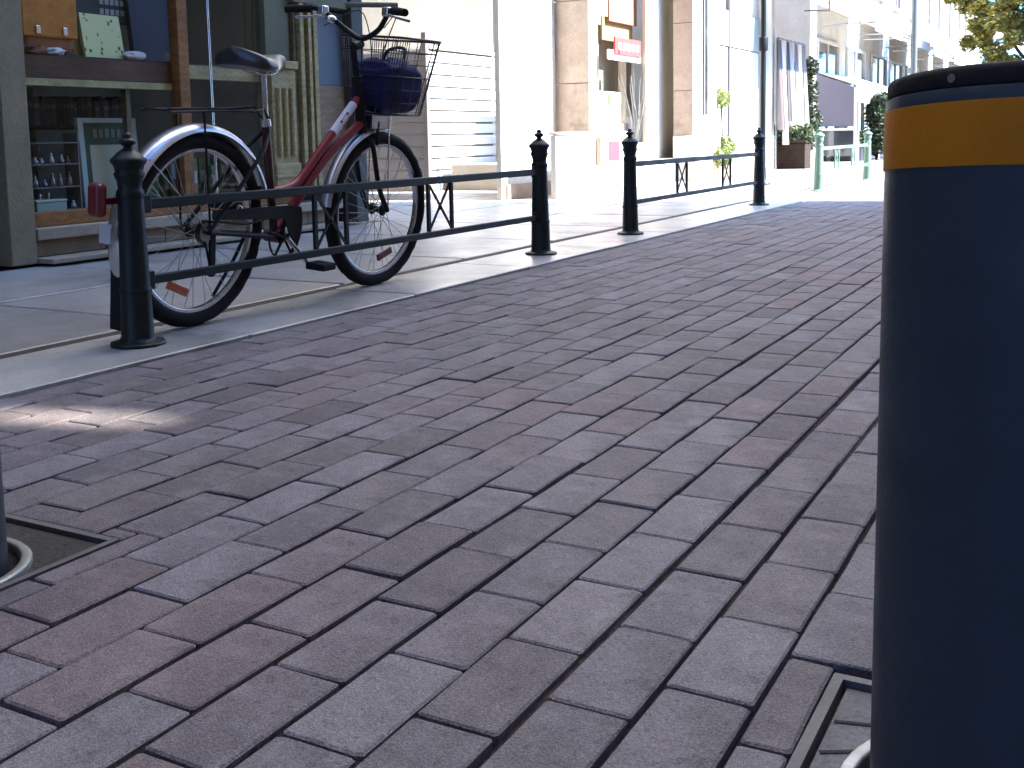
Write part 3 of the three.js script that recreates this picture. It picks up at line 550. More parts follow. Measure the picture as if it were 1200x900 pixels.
// ---------------------------------------------------------------- the bookshop
const XF = -5.1;
const zX = (px, py, x = XF) => onX(px, py, x).z;
const yX = (px, py, x = XF) => onX(px, py, x).y;
const zPil0 = zX(-4, 150), zPil1 = zX(27, 150), zMul0 = zX(214, 100), zMul1 = zX(226, 100), zEnd = zX(425, 100), zCol0 = zX(318, 120), zCol1 = zX(346, 120);
const pane = (x, y0, y1, za, zb) => new THREE.PlaneGeometry(Math.abs(zb - za), y1 - y0).rotateY(Math.PI / 2).translate(x, (y0 + y1) / 2, (za + zb) / 2);
const shop = thing('bookshop', 'bookshop front with wooden window frames, stone sill and beige pillar', 'shop');
{
  const D = 3.6, XB = XF - D, TOP = 2.7;
  mesh('upper_wall', box(-15, XF, TOP, 9, zEnd, 9), std(C(0.36, 0.33, 0.28), 0.9, 0, { map: plasterMap }), shop);
  mesh('side_wall', box(-15, XF - 0.28, 0, TOP, zEnd, zEnd + 0.15), M.cream, shop);
  mesh('back_wall', box(XB - 0.12, XB, 0, TOP, zEnd + 0.16, 9), M.darkWall, shop);
  mesh('ceiling', box(XB, XF - 0.05, TOP - 0.06, TOP - 0.003, zEnd + 0.16, 9), M.darkWall, shop);
  mesh('floor', box(XB, XF - 0.3, 0.02, 0.1, zEnd + 0.16, 9), M.woodDark, shop);
  mesh('pillar', box(XF - 0.34, XF + 0.05, 0.024, TOP, zPil1, zPil0, 0.008), M.beigeStone, shop);
  mesh('pillar', box(XF - 0.34, XF + 0.05, 0.024, TOP, zPil0 + 1.25, zPil0 + 1.6, 0.008), M.beigeStone, shop);
  mesh('wall', box(XF - 0.3, XF, 0.024, TOP, zPil0 + 1.61, 9), M.beigeStone, shop);
  const door = mesh('door', box(XF - 0.55, XF - 0.5, 0.1, 2.3, zPil0, zPil0 + 1.25), M.woodDark, shop);
  mesh('door_pane', box(XF - 0.498, XF - 0.49, 0.9, 2.1, zPil0 + 0.2, zPil0 + 1.05), M.darkGlass, door);
  mesh('doorstep', box(XF - 0.5, XF - 0.05, 0.024, 0.12, zPil0, zPil0 + 1.25, 0.006), M.beigeBlock, shop);
  // base under the window
  const yb = yX(80, 308) + 0.03, s0 = 0.145, s1 = 0.212, s2 = 0.292;
  mesh('step', box(XF - 0.25, XF + 0.16, 0.024, 0.052, zCol0 - 0.6, zPil1 - 0.01, 0.006), M.sill, shop);
  for (let z = zPil1 - 0.012, i = 0; z > zEnd + 0.5; i++) { const L = Math.min(rr(0.38, 0.5), z - zEnd - 0.4); mesh('base_stone', box(XF - 0.3, XF + rr(0.0, 0.006), 0.054, s0, z - L + 0.006, z, 0.006), M.beigeBlock, shop); z -= L; }
  mesh('sill', box(XF - 0.3, XF + 0.05, s0 + 0.002, s1, zEnd + 0.3, zPil1 - 0.01, 0.008), M.sill, shop);
  mesh('base_board', box(XF - 0.12, XF - 0.02, s1 + 0.002, s2, zCol0 - 0.3, zPil1 - 0.01, 0.004), M.wood, shop);
  // window
  const frame = partGroup('window_frame', shop);
  mesh('mullion', box(XF - 0.10, XF - 0.02, s2 + 0.002, TOP - 0.06, zMul1, zMul0, 0.005), M.wood, frame);
  mesh('jamb', box(XF - 0.10, XF - 0.02, s2 + 0.002, TOP - 0.06, zPil1 - 0.055, zPil1 - 0.012, 0.005), M.woodOlive, frame);
  mesh('glazing_bar', rod(V(XF + 0.012, s2, zX(247, 110)), V(XF + 0.012, TOP - 0.1, zX(243, 60)), 0.009, 0.009, 12), M.chrome, frame);
  mesh('window_pane', pane(XF - 0.072, s2 + 0.003, TOP - 0.061, zMul0 + 0.001, zPil1 - 0.056), M.glass, shop);
  mesh('window_pane', pane(XF - 0.072, s2 + 0.003, TOP - 0.061, zCol0 + 0.002, zMul1 - 0.001), M.glass, shop);
  // display shelf behind the glass with a pale lipping
  const yS = yX(80, 64, XF - 0.1);
  mesh('shelf', box(XF - 0.85, XF - 0.12, yS - 0.03, yS, zCol0 + 0.004, zPil1 - 0.06, 0.003), M.woodDark, shop);
  mesh('shelf_apron', box(XF - 0.125, XF - 0.09, yS - 0.135, yS - 0.012, zMul0 + 0.003, zPil1 - 0.058, 0.003), std(C(0.11, 0.055, 0.025), 0.6, 0, { map: woodMap }), shop);
  mesh('shelf_apron', box(XF - 0.125, XF - 0.09, yS - 0.10, yS - 0.012, zCol0 + 0.004, zMul1 - 0.003, 0.003), M.woodLight, shop);
  mesh('shelf_lipping', box(XF - 0.12, XF - 0.085, yS - 0.178, yS - 0.137, zMul0 + 0.003, zPil1 - 0.058, 0.003), std(C(0.50, 0.47, 0.24), 0.6, 0, { map: woodMap }), shop);
  mesh('shelf_upright', box(XF - 0.16, XF - 0.12, s2, yS - 0.18, zX(150, 120, -5.24), zX(145, 120, -5.24)), M.woodOlive, shop);
  mesh('lower_shelf', box(XF - 0.9, XF - 0.2, s2 - 0.05, s2 - 0.012, zCol0 + 0.004, zPil1 - 0.06), M.woodDark, shop);
  mesh('book_shelf', box(XF - 0.95, XF - 0.45, 0.755, 0.775, zMul0 + 0.1, zPil1 - 0.06), M.woodDark, shop);
  mesh('curtain', (() => { const g = new THREE.PlaneGeometry(0.52, 1.6, 40, 1).rotateY(Math.PI / 2).translate(XF - 0.2, 1.9, zX(314, 30, XF - 0.2)); const p = g.attributes.position; for (let i = 0; i < p.count; i++) p.setX(i, p.getX(i) + 0.02 * Math.sin(p.getZ(i) * 75)); g.computeVertexNormals(); return g; })(), std(C(0.20, 0.185, 0.11), 0.9, 0, { side: THREE.DoubleSide }), shop);
  // carved pale wooden pilaster, then the door frames beside it
  const pil = partGroup('wooden_pilaster', shop);
  mesh('shaft', [box(XF - 0.12, XF + 0.01, s2 + 0.002, 1.15, zCol1, zCol0, 0.004), ...[0.22, 0.5, 0.78].map((t) => { const z = zCol0 + (zCol1 - zCol0) * t; return rod(V(XF + 0.012, 0.55, z), V(XF + 0.012, 1.02, z), 0.022, 0.022, 10); })], M.woodLight, pil);
  mesh('capital', box(XF - 0.12, XF + 0.035, 1.152, 1.21, zCol1 - 0.012, zCol0 + 0.012, 0.01), M.woodLight, pil);
  mesh('foot', [box(XF - 0.12, XF + 0.03, s2, 0.50, zCol1 - 0.008, zCol0 + 0.008, 0.008), box(XF - 0.12, XF + 0.04, 0.395, 0.42, zCol1 - 0.014, zCol0 + 0.014, 0.006)], M.woodLight, pil);
  mesh('post', box(XF - 0.14, XF - 0.03, 1.215, TOP - 0.06, zCol1, zCol0, 0.004), M.greyOlive, shop);
  const e = [347, 351, 356, 360, 364, 368, 373].map((p) => zX(p, 120));
  const df = partGroup('door_frame', shop);
  e.slice(0, -1).forEach((z, i) => mesh('moulding', box(XF - 0.16, XF + [0.0, 0.03, -0.03, 0.035, -0.01, 0.02][i], s2 + 0.002, 1.62, e[i + 1] + 0.004, z, 0.004), i % 2 ? M.woodLight : M.woodOlive, df));
  mesh('lintel', box(XF - 0.16, XF + 0.03, 1.622, 1.75, zEnd + 0.2, zCol1 + 0.01, 0.006), M.greyOlive, df);
  const g0 = zX(374, 120), g1 = zX(412, 120);
  const dl = mesh('glass_door', box(XF - 0.09, XF - 0.05, 0.3, 1.06, g1, g0 - 0.002, 0.004), std(C(0.30, 0.20, 0.13), 0.45, 0, { map: woodMap }), shop);
  mesh('door_pane', box(XF - 0.085, XF - 0.06, 1.064, 1.60, g1, g0 - 0.002), phys(C(0.085, 0.10, 0.115), { roughness: 0.35, specularIntensity: 0.6 }), dl);
  mesh('corner_post', box(XF - 0.3, XF + 0.02, 0.024, TOP, zEnd + 0.001, g1 - 0.004, 0.006), std(C(0.10, 0.09, 0.075), 0.8, 0, { map: plasterMap }), shop);
  mesh('lamp_bracket', [rod(V(XF, 1.66, zX(400, 5)), V(XF + 0.3, 1.66, zX(400, 5) - 0.3), 0.02, 0.02, 8)], M.greyOlive, shop);
}
// things in the window
{
  const yS = yX(80, 64, XF - 0.1);
  const at = (px, py, x) => onX(px, py, x);
  // leather satchel hanging at the pillar side
  const zc = zX(46, 40, -5.32), s = thing('satchel', 'orange brown leather satchel standing at the pillar end of the window shelf', 'bag', [-5.32, yS, zc]);
  const lea = std(C(0.52, 0.18, 0.015), 0.55, 0, { map: grimeMap }), lea2 = std(C(0.30, 0.095, 0.02), 0.5, 0, { map: grimeMap });
  mesh('body', new RoundedBoxGeometry(0.16, 0.34, 0.36, 4, 0.05).translate(0, 0.17, 0), lea2, s);
  mesh('flap', new RoundedBoxGeometry(0.03, 0.26, 0.37, 3, 0.014).translate(0.085, 0.22, 0), lea, s);
  mesh('strap', tube([V(0, 0.3, 0.15), V(0, 0.55, 0.08), V(0, 0.55, -0.08), V(0, 0.3, -0.15)], 0.014, 24, 6), lea2, s);
  for (const k of [-1, 1]) mesh('buckle', new RoundedBoxGeometry(0.012, 0.045, 0.028, 2, 0.004).translate(0.104, 0.13, k * 0.09), M.chrome, s);
  const book = (label, w, h, d, mat, pageMat, pos, ry, tilt, group) => {
    const b = thing('book', label, 'book', pos, group); b.rotation.order = 'YXZ'; b.rotation.y = ry; b.rotation.z = tilt;
    mesh('cover', [box(-d / 2, -d / 2 + 0.003, 0, h, -w / 2, w / 2), box(d / 2 - 0.003, d / 2, 0, h, -w / 2, w / 2), box(-d / 2 + 0.003, d / 2 - 0.003, 0, h, w / 2 - 0.004, w / 2)], mat, b);
    mesh('pages', box(-d / 2 + 0.0035, d / 2 - 0.0035, 0.004, h - 0.004, -w / 2 + 0.003, w / 2 - 0.005), pageMat, b);
    return b;
  };
  const pages = std(C(0.5, 0.46, 0.36), 0.9), X = -5.27;
  // printed covers: spots and flat colour only
  const cover = (bg, fg, fn) => { const c = document.createElement('canvas'); c.width = 128; c.height = 128; const q = c.getContext('2d'); q.fillStyle = bg; q.fillRect(0, 0, 128, 128); q.fillStyle = fg; fn(q); const t = new THREE.CanvasTexture(c); t.colorSpace = THREE.SRGBColorSpace; t.wrapS = t.wrapT = THREE.RepeatWrapping; t.repeat.set(3, 3); return t; };
  const speck = cover('#e6e2b4', '#6b6238', (q) => { for (let i = 0; i < 26; i++) q.fillRect(rr(0, 120), rr(0, 120), rr(2, 7), rr(2, 9)); });
  book('cream speckled picture book propped upright on the window shelf', 0.29, 0.26, 0.02, std(C(0.66, 0.64, 0.46), 0.6, 0, { map: speck }), pages, [X, yS, zX(122, 50, X)], 0, 0.16);
  book('ochre yellow book leaning behind the cream picture book', 0.15, 0.2, 0.025, std(C(0.44, 0.32, 0.09), 0.6), pages, [X - 0.06, yS, zX(91, 45, X)], 0.1, 0.25);
  book('dark brown book lying open beside the satchel', 0.1, 0.14, 0.03, std(C(0.05, 0.018, 0.012), 0.6), pages, [X, yS, zX(81, 55, X)], 0.3, 0.5);
  const bl = book('large dark blue book standing at the wooden mullion', 0.33, 0.46, 0.04, std(C(0.005, 0.008, 0.016), 0.5), pages, [X - 0.15, yS, zX(178, 40, X - 0.15)], 0, 0.1);
  const nt = thing('notice_board', 'dark green notice board with pale lettering above the cream book', 'sign', [-5.5, yS + 0.24, zX(112, 5, -5.5)]);
  mesh('board', box(-0.01, 0.01, 0, 0.36, -0.27, 0.27, 0.004), std(C(0.035, 0.045, 0.035), 0.6), nt);
  mesh('lettering', (() => { const l = []; for (let r = 0; r < 3; r++) for (let k = 0; k < 5; k++) l.push(box(0.011, 0.013, 0.05 + r * 0.06, 0.085 + r * 0.06, -0.02 - k * 0.04, -0.048 - k * 0.04)); return l; })(), std(C(0.3, 0.3, 0.27), 0.8), nt).userData.kind = 'stuff';
  // crumpled pale wrappings
  const lump = (name, label, cat, px, py, r, col, x = -5.24) => {
    const g = new THREE.IcosahedronGeometry(r, 2), p = g.attributes.position, n = tileNoise(7), a = at(px, py, x);
    for (let i = 0; i < p.count; i++) { const k = 0.75 + 0.6 * n(p.getX(i) / r * 0.31 + 0.5, p.getY(i) / r * 0.31 + p.getZ(i) / r * 0.2 + 0.5); p.setXYZ(i, p.getX(i) * k, p.getY(i) * k * 0.55, p.getZ(i) * k * 1.4); }
    g.computeVertexNormals();
    return tag(mesh(name, g.translate(x, yS + r * 0.42, a.z), std(col, 0.8)), label, cat);
  };
  lump('paper_bundle', 'crumpled white paper bundle in front of the satchel', 'paper', 63, 60, 0.045, C(0.55, 0.48, 0.46));
  lump('seashell', 'pale pink shell ornament right of the cream book', 'ornament', 158, 66, 0.05, C(0.5, 0.4, 0.36));
  lump('wool_ball', 'rusty brown ball of wool at the foot of the satchel', 'wool', 38, 58, 0.055, C(0.14, 0.06, 0.03));
  const w = thing('folded_card', 'small white folded card by the wooden mullion', 'card', [-5.24, yS, zX(203, 70, -5.24)]);
  mesh('leaf', [box(-0.03, -0.027, 0, 0.05, -0.05, 0.05).rotateZ(-0.4), box(0.027, 0.03, 0, 0.05, -0.05, 0.05).rotateZ(0.4)], std(C(0.5, 0.5, 0.48), 0.8), w);
  // grey books on the inner shelf
  let z = zPil1 - 0.12, i = 0;
  while (z > zX(142, 120, -5.6)) { const t = rr(0.02, 0.045), h = rr(0.14, 0.19), c = rr(0.015, 0.07); const b = thing('book', 'small grey spined book in the row on the inner shelf', 'book', [-5.62, 0.776, z - t / 2], 'grey spined books on the inner shelf'); mesh('cover', box(-0.06, 0.06, 0, h, -t / 2 + 0.001, t / 2 - 0.001, 0.003), std(C(c, c, c * 0.95), 0.7), b); mesh('title_band', box(0.0605, 0.0615, h * 0.6, h * 0.75, -t / 2 + 0.003, t / 2 - 0.003), std(C(c * 2.2, c * 2.1, c * 1.6), 0.7), b); z -= t; i++; }
  // framed certificate
  const fx = -5.33, p0 = at(97, 215, fx), p1 = at(161, 138, fx);
  const f = thing('picture_frame', 'pale framed print with dark green header leaning in the lower window', 'picture frame', [fx, 0.28, (p0.z + p1.z) / 2]);
  const fw = Math.abs(p1.z - p0.z), fh = p1.y - 0.28, pale = std(C(0.30, 0.34, 0.28), 0.6);
  for (const k of [-1, 1]) mesh('side', box(-0.015, 0.015, 0, fh, k * (fw / 2 - 0.02) - 0.02, k * (fw / 2 - 0.02) + 0.02, 0.004), pale, f);
  for (const k of [0, fh - 0.03]) mesh('rail', box(-0.014, 0.014, k, k + 0.03, -fw / 2 + 0.041, fw / 2 - 0.041, 0.004), pale, f);
  mesh('print', box(-0.01, -0.004, 0.031, fh - 0.031, -fw / 2 + 0.041, fw / 2 - 0.041), std(C(0.04, 0.06, 0.035), 0.7), f);
  mesh('inner_print', box(-0.003, 0.001, 0.05, fh * 0.70, -fw / 2 + 0.085, fw / 2 - 0.085), std(C(0.36, 0.34, 0.22), 0.7), f);
  mesh('title', (() => { const l = []; for (let k = 0; k < 6; k++) l.push(box(-0.003, 0, fh * 0.78, fh * 0.88, -fw / 2 + 0.07 + k * 0.045, -fw / 2 + 0.1 + k * 0.045)); return l; })(), std(C(0.14, 0.17, 0.13), 0.8), f).userData.kind = 'stuff';
  f.rotation.z = 0.06;
  // glass ornaments on a little rack
  const rz = zX(55, 200, -5.3), rk = thing('ornament_rack', 'little rack filled with glass ornaments behind the pillar', 'rack', [-5.3, 0.285, rz]);
  for (const y of [0.0, 0.13, 0.26, 0.38]) mesh('tray', box(-0.06, 0.06, y, y + 0.008, -0.17, 0.17), std(C(0.09, 0.09, 0.08), 0.5), rk);
  for (const k of [-1, 1]) mesh('side', box(-0.06, 0.06, -0.005, 0.44, k * 0.176 - 0.005, k * 0.176 + 0.005), std(C(0.10, 0.10, 0.08), 0.5), rk);
  for (let r = 0; r < 3; r++) for (let k = 0; k < 6; k++) {
    const h = rr(0.03, 0.1), c = rr(0.06, 0.34), o = tag(mesh('glass_ornament', lathe([[0.0001, 0], [0.016, 0], [0.018, h * 0.3], [0.012, h * 0.6], [0.007, h * 0.8], [0.010, h], [0.0001, h]], 10), phys(C(c, c, c * 0.95), { roughness: 0.1, clearcoat: 1 })), 'small shiny ornament standing on the little window rack', 'ornament', 'shiny ornaments on the rack');
    o.position.set(-5.3 + rr(-0.02, 0.035), 0.285 + [0.008, 0.138, 0.268][r], rz - 0.14 + k * 0.056);
  }
  const gb = thing('tin_box', 'pale green tin box on the lower window board', 'box', [-5.22, 0.285, zX(54, 238, -5.22)]);
  mesh('tin', box(-0.05, 0.05, 0, 0.055, -0.1, 0.1, 0.006), std(C(0.2, 0.25, 0.19), 0.5), gb); mesh('lid', box(-0.052, 0.052, 0.056, 0.07, -0.102, 0.102, 0.004), std(C(0.24, 0.29, 0.22), 0.5), gb);
  // clutter of small boxed goods in the right half of the lower window
  for (let k = 0; k < 13; k++) {
    const px = 168 + k * 11 + rr(-3, 3), x = -5.28 - rr(0, 0.3), h = rr(0.10, 0.34), wd = rr(0.05, 0.1), c = [rr(0.05, 0.2), rr(0.05, 0.18), rr(0.04, 0.14)];
    const b = thing('boxed_gift', 'small muted gift box behind the bicycle wheel in the lower window', 'box', [x, 0.285, zX(px, 200, x)], 'gift boxes in the lower window'); b.rotation.y = rr(-0.4, 0.4);
    mesh('carton', box(-wd / 2, wd / 2, 0, h, -wd / 2, wd / 2, 0.003), std(C(...c), 0.6), b); mesh('label', box(wd / 2 + 0.0005, wd / 2 + 0.0015, h * 0.4, h * 0.7, -wd * 0.35, wd * 0.35), std(C(0.35, 0.34, 0.3), 0.7), b);
  }
}

// ---------------------------------------------------------------- foliage helper
function leaves(n, place, size, tones) {
  const pos = [], nor = [], uv = [], col = [], q = new THREE.Quaternion(), e = new THREE.Euler();
  for (let i = 0; i < n; i++) {
    const c = place(), s = size * rr(0.6, 1.35), t = tones[Math.floor(rnd() * tones.length)], k = rr(0.75, 1.25);
    q.setFromEuler(e.set(rr(-1.2, 1.2), rr(0, 6.28), rr(-1.2, 1.2)));
    const A = V(0, 0, -s).applyQuaternion(q).add(c), B = V(s * 0.45, s * 0.14, 0).applyQuaternion(q).add(c), D = V(0, 0, s).applyQuaternion(q).add(c), E2 = V(-s * 0.45, s * 0.14, 0).applyQuaternion(q).add(c);
    for (const [a, b, d] of [[A, B, D], [A, D, E2]]) {
      const N = b.clone().sub(a).cross(d.clone().sub(a)).normalize();
      for (const v of [a, b, d]) { pos.push(v.x, v.y, v.z); nor.push(N.x, N.y, N.z); uv.push(0, 0); col.push(t[0] * k, t[1] * k, t[2] * k); }
    }
  }
  const g = new THREE.BufferGeometry();
  g.setAttribute('position', new THREE.Float32BufferAttribute(pos, 3)); g.setAttribute('normal', new THREE.Float32BufferAttribute(nor, 3)); g.setAttribute('uv', new THREE.Float32BufferAttribute(uv, 2)); g.setAttribute('color', new THREE.Float32BufferAttribute(col, 3));
  return g;
}
const leafMat = phys(C(1, 1, 1), { vertexColors: true, roughness: 0.75, transmission: 0.25, thickness: 0, side: THREE.DoubleSide });
const inBall = (c, r, sy = 1) => () => { let v; do v = V(rr(-1, 1), rr(-1, 1), rr(-1, 1)); while (v.length() > 1); return v.multiplyScalar(r).multiply(V(1, sy, 1)).add(c); };
function clumps(cs) { return () => { const [c, r] = cs[Math.floor(rnd() * cs.length)]; const v = V(rr(-1, 1), rr(-1, 1), rr(-1, 1)).normalize().multiplyScalar(r * Math.pow(rnd(), 0.45)); return v.add(c); }; }
const YG = [[0.16, 0.20, 0.035], [0.22, 0.24, 0.05], [0.12, 0.17, 0.03]], DG = [[0.035, 0.06, 0.018], [0.05, 0.075, 0.02], [0.03, 0.04, 0.02]];

// ---------------------------------------------------------------- courtyard past the bookshop
{
  const XC = -7.31, corner = onY(530, 222, 0.03), z0 = corner.z, z1 = onX(580, 100, XC).z, z2 = onX(655, 100, XC).z - 2;
  const cab = thing('slatted_shed', 'grey and white shed of horizontal boards past the bookshop', 'shed');
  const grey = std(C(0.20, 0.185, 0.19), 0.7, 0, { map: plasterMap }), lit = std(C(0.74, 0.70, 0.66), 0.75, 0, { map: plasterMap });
  const H = 1.72, n = 11, step = (H - 0.12) / n, xl = XC - 1.75;
  mesh('plinth', box(xl, XC + 0.02, 0.0, 0.12, z1, z0 + 0.02, 0.01), M.brownStone, cab);
  mesh('core', box(xl + 0.02, XC - 0.05, 0.12, H, z1 + 0.02, z0 - 0.032), std(C(0.42, 0.40, 0.38), 0.7), cab);
  for (let i = 0; i < n; i++) {
    const y = 0.125 + i * step, j = rr(-0.003, 0.003);
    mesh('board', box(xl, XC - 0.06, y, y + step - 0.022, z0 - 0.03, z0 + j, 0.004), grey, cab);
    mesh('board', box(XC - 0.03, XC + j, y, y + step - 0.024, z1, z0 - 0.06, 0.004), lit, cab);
  }
  mesh('corner_post', box(XC - 0.055, XC + 0.012, 0.0, 1.92, z0 - 0.055, z0 + 0.012, 0.006), std(C(0.15, 0.13, 0.125), 0.7), cab);
  mesh('roof', box(xl - 0.03, XC + 0.03, H + 0.005, H + 0.05, z1 - 0.03, z0 - 0.06, 0.01), M.white, cab);
  const w = thing('courtyard_wall', 'white plastered wall with brown doorstep beside the board shed', 'wall');
  mesh('wall', box(-16, XC - 0.05, 0, 7, z2, z1 - 0.004), M.white, w);
  mesh('pier', box(XC - 0.04, XC + 0.10, 0.0, 6, z1 - 0.55, z1 - 0.08, 0.02), M.white, w);
  mesh('doorstep', box(XC - 0.04, XC + 0.35, 0.024, 0.24, z1 - 1.5, z1 - 0.56, 0.01), M.brownStone, w);
  mesh('string_course', box(XC - 0.05, XC + 0.16, 2.02, 2.10, z2, z1 - 0.56, 0.01), M.cream, w);
  mesh('back_wall', box(-16.2, -12, 0, 5.5, z2, zEnd), M.white, w);
}

// ---------------------------------------------------------------- arcade building
{
  const a = thing('arcade_building', 'sunlit white arcade with brown stone pillars on a low white wall', 'building');
  const zA = onX(652, 190, -5.0).z, zB = onX(737, 190, -5.0).z;
  const P1 = onX(690, 80, -5.1), P1l = onZ(650, 80, P1.z).x;
  const P2 = onX(812, 80, -5.0), P2l = onZ(789, 80, P2.z).x, P2e = zX(840, 80, -5.0);
  mesh('low_wall', box(-5.07, -5.0, 0.0, 0.66, zB, zA, 0.012), M.white, a);
  mesh('coping', box(-5.09, -4.98, 0.662, 0.69, zB - 0.01, zA + 0.01, 0.01), M.white, a);
  mesh('floor', box(-7.2, -5.23, 0.0, 0.32, -22, zA - 1.5), M.cream, a);
  mesh('white_pier', box(-5.56, -5.5, 0.0, 6.19, P1.z + 0.015, zX(586, 100, -5.5), 0.008), M.white, a);
  mesh('pier_skirting', box(-5.5, -5.47, 0.0, 0.16, P1.z + 0.015, zX(590, 100, -5.5)), M.brownStone, a);
  const pillarBlocks = (x0, x1, zs, ze, mat) => { for (let i = 0; i < 6; i++) mesh('pillar_block', box(x0, x1, 0.33 + i * 0.9, 0.33 + (i + 1) * 0.9 - 0.006, ze, zs, 0.006), mat, a); };
  pillarBlocks(P1l, -5.1, P1.z, P1.z - 0.2, M.brownStone);
  pillarBlocks(P2l, -5.0 - 0.002, P2.z, P2.z - 0.16, M.brownStone);
  mesh('pilaster', box(P2l, -5.0, 0.0, 6.19, P2e, P2.z - 0.165, 0.01), M.white, a);
  mesh('pilaster_foot', box(P2l, -4.95, 0.0, 0.62, P2e - 0.02, P2.z + 0.03, 0.012), M.white, a);
  mesh('downpipe', rod(V(-4.965, 0.9, zX(826.5, 60, -4.97)), V(-4.965, 3.8, zX(826.5, 60, -4.97)), 0.035, 0.035, 12), M.steel, a);
  // recess with the shop window between the pillars
  const xr = -5.75, zr0 = zX(662, 90, -5.75), zr1 = P2.z - 0.16;
  const wa = zX(757, 80, -5.45), wb = zX(792, 80, -5.45);
  mesh('pier', box(-5.5, -5.45, 0.32, 6.19, wb, wa, 0.01), M.cream, a);
  mesh('recess_wall', box(xr - 0.1, xr, 0.32, 0.8, wa, zr0), M.cream, a);
  mesh('display_backing', box(-6.05, -6.0, 0.9, 2.1, zX(740, 90, -6.0), zX(693, 90, -6.0)), std(C(0.20, 0.17, 0.12), 0.9), a);
  const win = mesh('window', pane(xr - 0.055, 0.802, 2.198, wa + 0.04, zr0 - 0.04), M.glass, a);
  mesh('window_frame', [box(xr - 0.08, xr + 0.02, 0.802, 2.198, zr0 - 0.04, zr0 - 0.002), box(xr - 0.08, xr + 0.02, 0.802, 2.198, wa + 0.002, wa + 0.04), box(xr - 0.08, xr + 0.02, 0.802, 2.198, (wa + zr0) / 2 - 0.02, (wa + zr0) / 2 + 0.02)], M.cream, win);
  mesh('upper_wall', box(-8, -5.1, 6.2, 8.5, -22.5, P1.z - 0.2), M.white, a);
  // second bay: tall shop window with dark frame
  const xg = -5.22, ga = P2e - 0.02, gb = zX(893, 80, xg);
  mesh('shop_wall', box(xg - 0.2, xg - 0.08, 0.3, 3.8, gb, ga), M.white, a);
  for (const px of [842.5, 857]) mesh('window_bar', box(xg - 0.07, xg - 0.02, 0.45, 3.8, zX(px, 80, xg) - 0.03, zX(px, 80, xg) + 0.03), std(C(0.10, 0.10, 0.10), 0.6), a);
  mesh('window_pane', box(xg - 0.06, xg - 0.05, 0.5, 1.95, gb + 0.05, ga - 0.16), phys(C(0.75, 0.78, 0.76), { roughness: 0.15, clearcoat: 1, clearcoatRoughness: 0.05 }), a);
  mesh('fascia', box(xg - 0.07, xg - 0.03, 1.97, 2.5, gb + 0.02, ga - 0.12), std(C(0.30, 0.34, 0.31), 0.5), a);
  mesh('end_pilaster', box(-5.4, -5.06, 0.0, 3.8, zX(905, 80, -5.1), gb - 0.002, 0.01), M.white, a);
  // third bay behind the garments, dark open front
  mesh('far_jamb', box(-6.4, -5.3, 0.0, 3.8, -22.4, -21.9), M.white, a);
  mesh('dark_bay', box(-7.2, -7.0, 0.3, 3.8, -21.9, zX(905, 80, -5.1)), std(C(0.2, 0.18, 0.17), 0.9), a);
  const aw = thing('awning', 'brown canvas awning over the clothes shop', 'awning', [-5.1, 2.55, -19.4]);
  mesh('canvas', (() => { const s = new THREE.Shape([[0, 0.9], [0, 0.86], [1.0, 0.26], [1.0, 0.02], [1.03, 0.02], [1.03, 0.30]].map(([x, y]) => new THREE.Vector2(x, y))); return new THREE.ExtrudeGeometry(s, { depth: 2.6, bevelEnabled: false }).translate(0, 0, -1.3); })(), std(C(0.22, 0.15, 0.09), 0.85), aw);
  mesh('frame_arm', [rod(V(0, 0.3, 1.2), V(1, 0.25, 1.2), 0.02), rod(V(0, 0.3, -1.2), V(1, 0.25, -1.2), 0.02)], M.steel, aw).userData.kind = 'stuff';
}
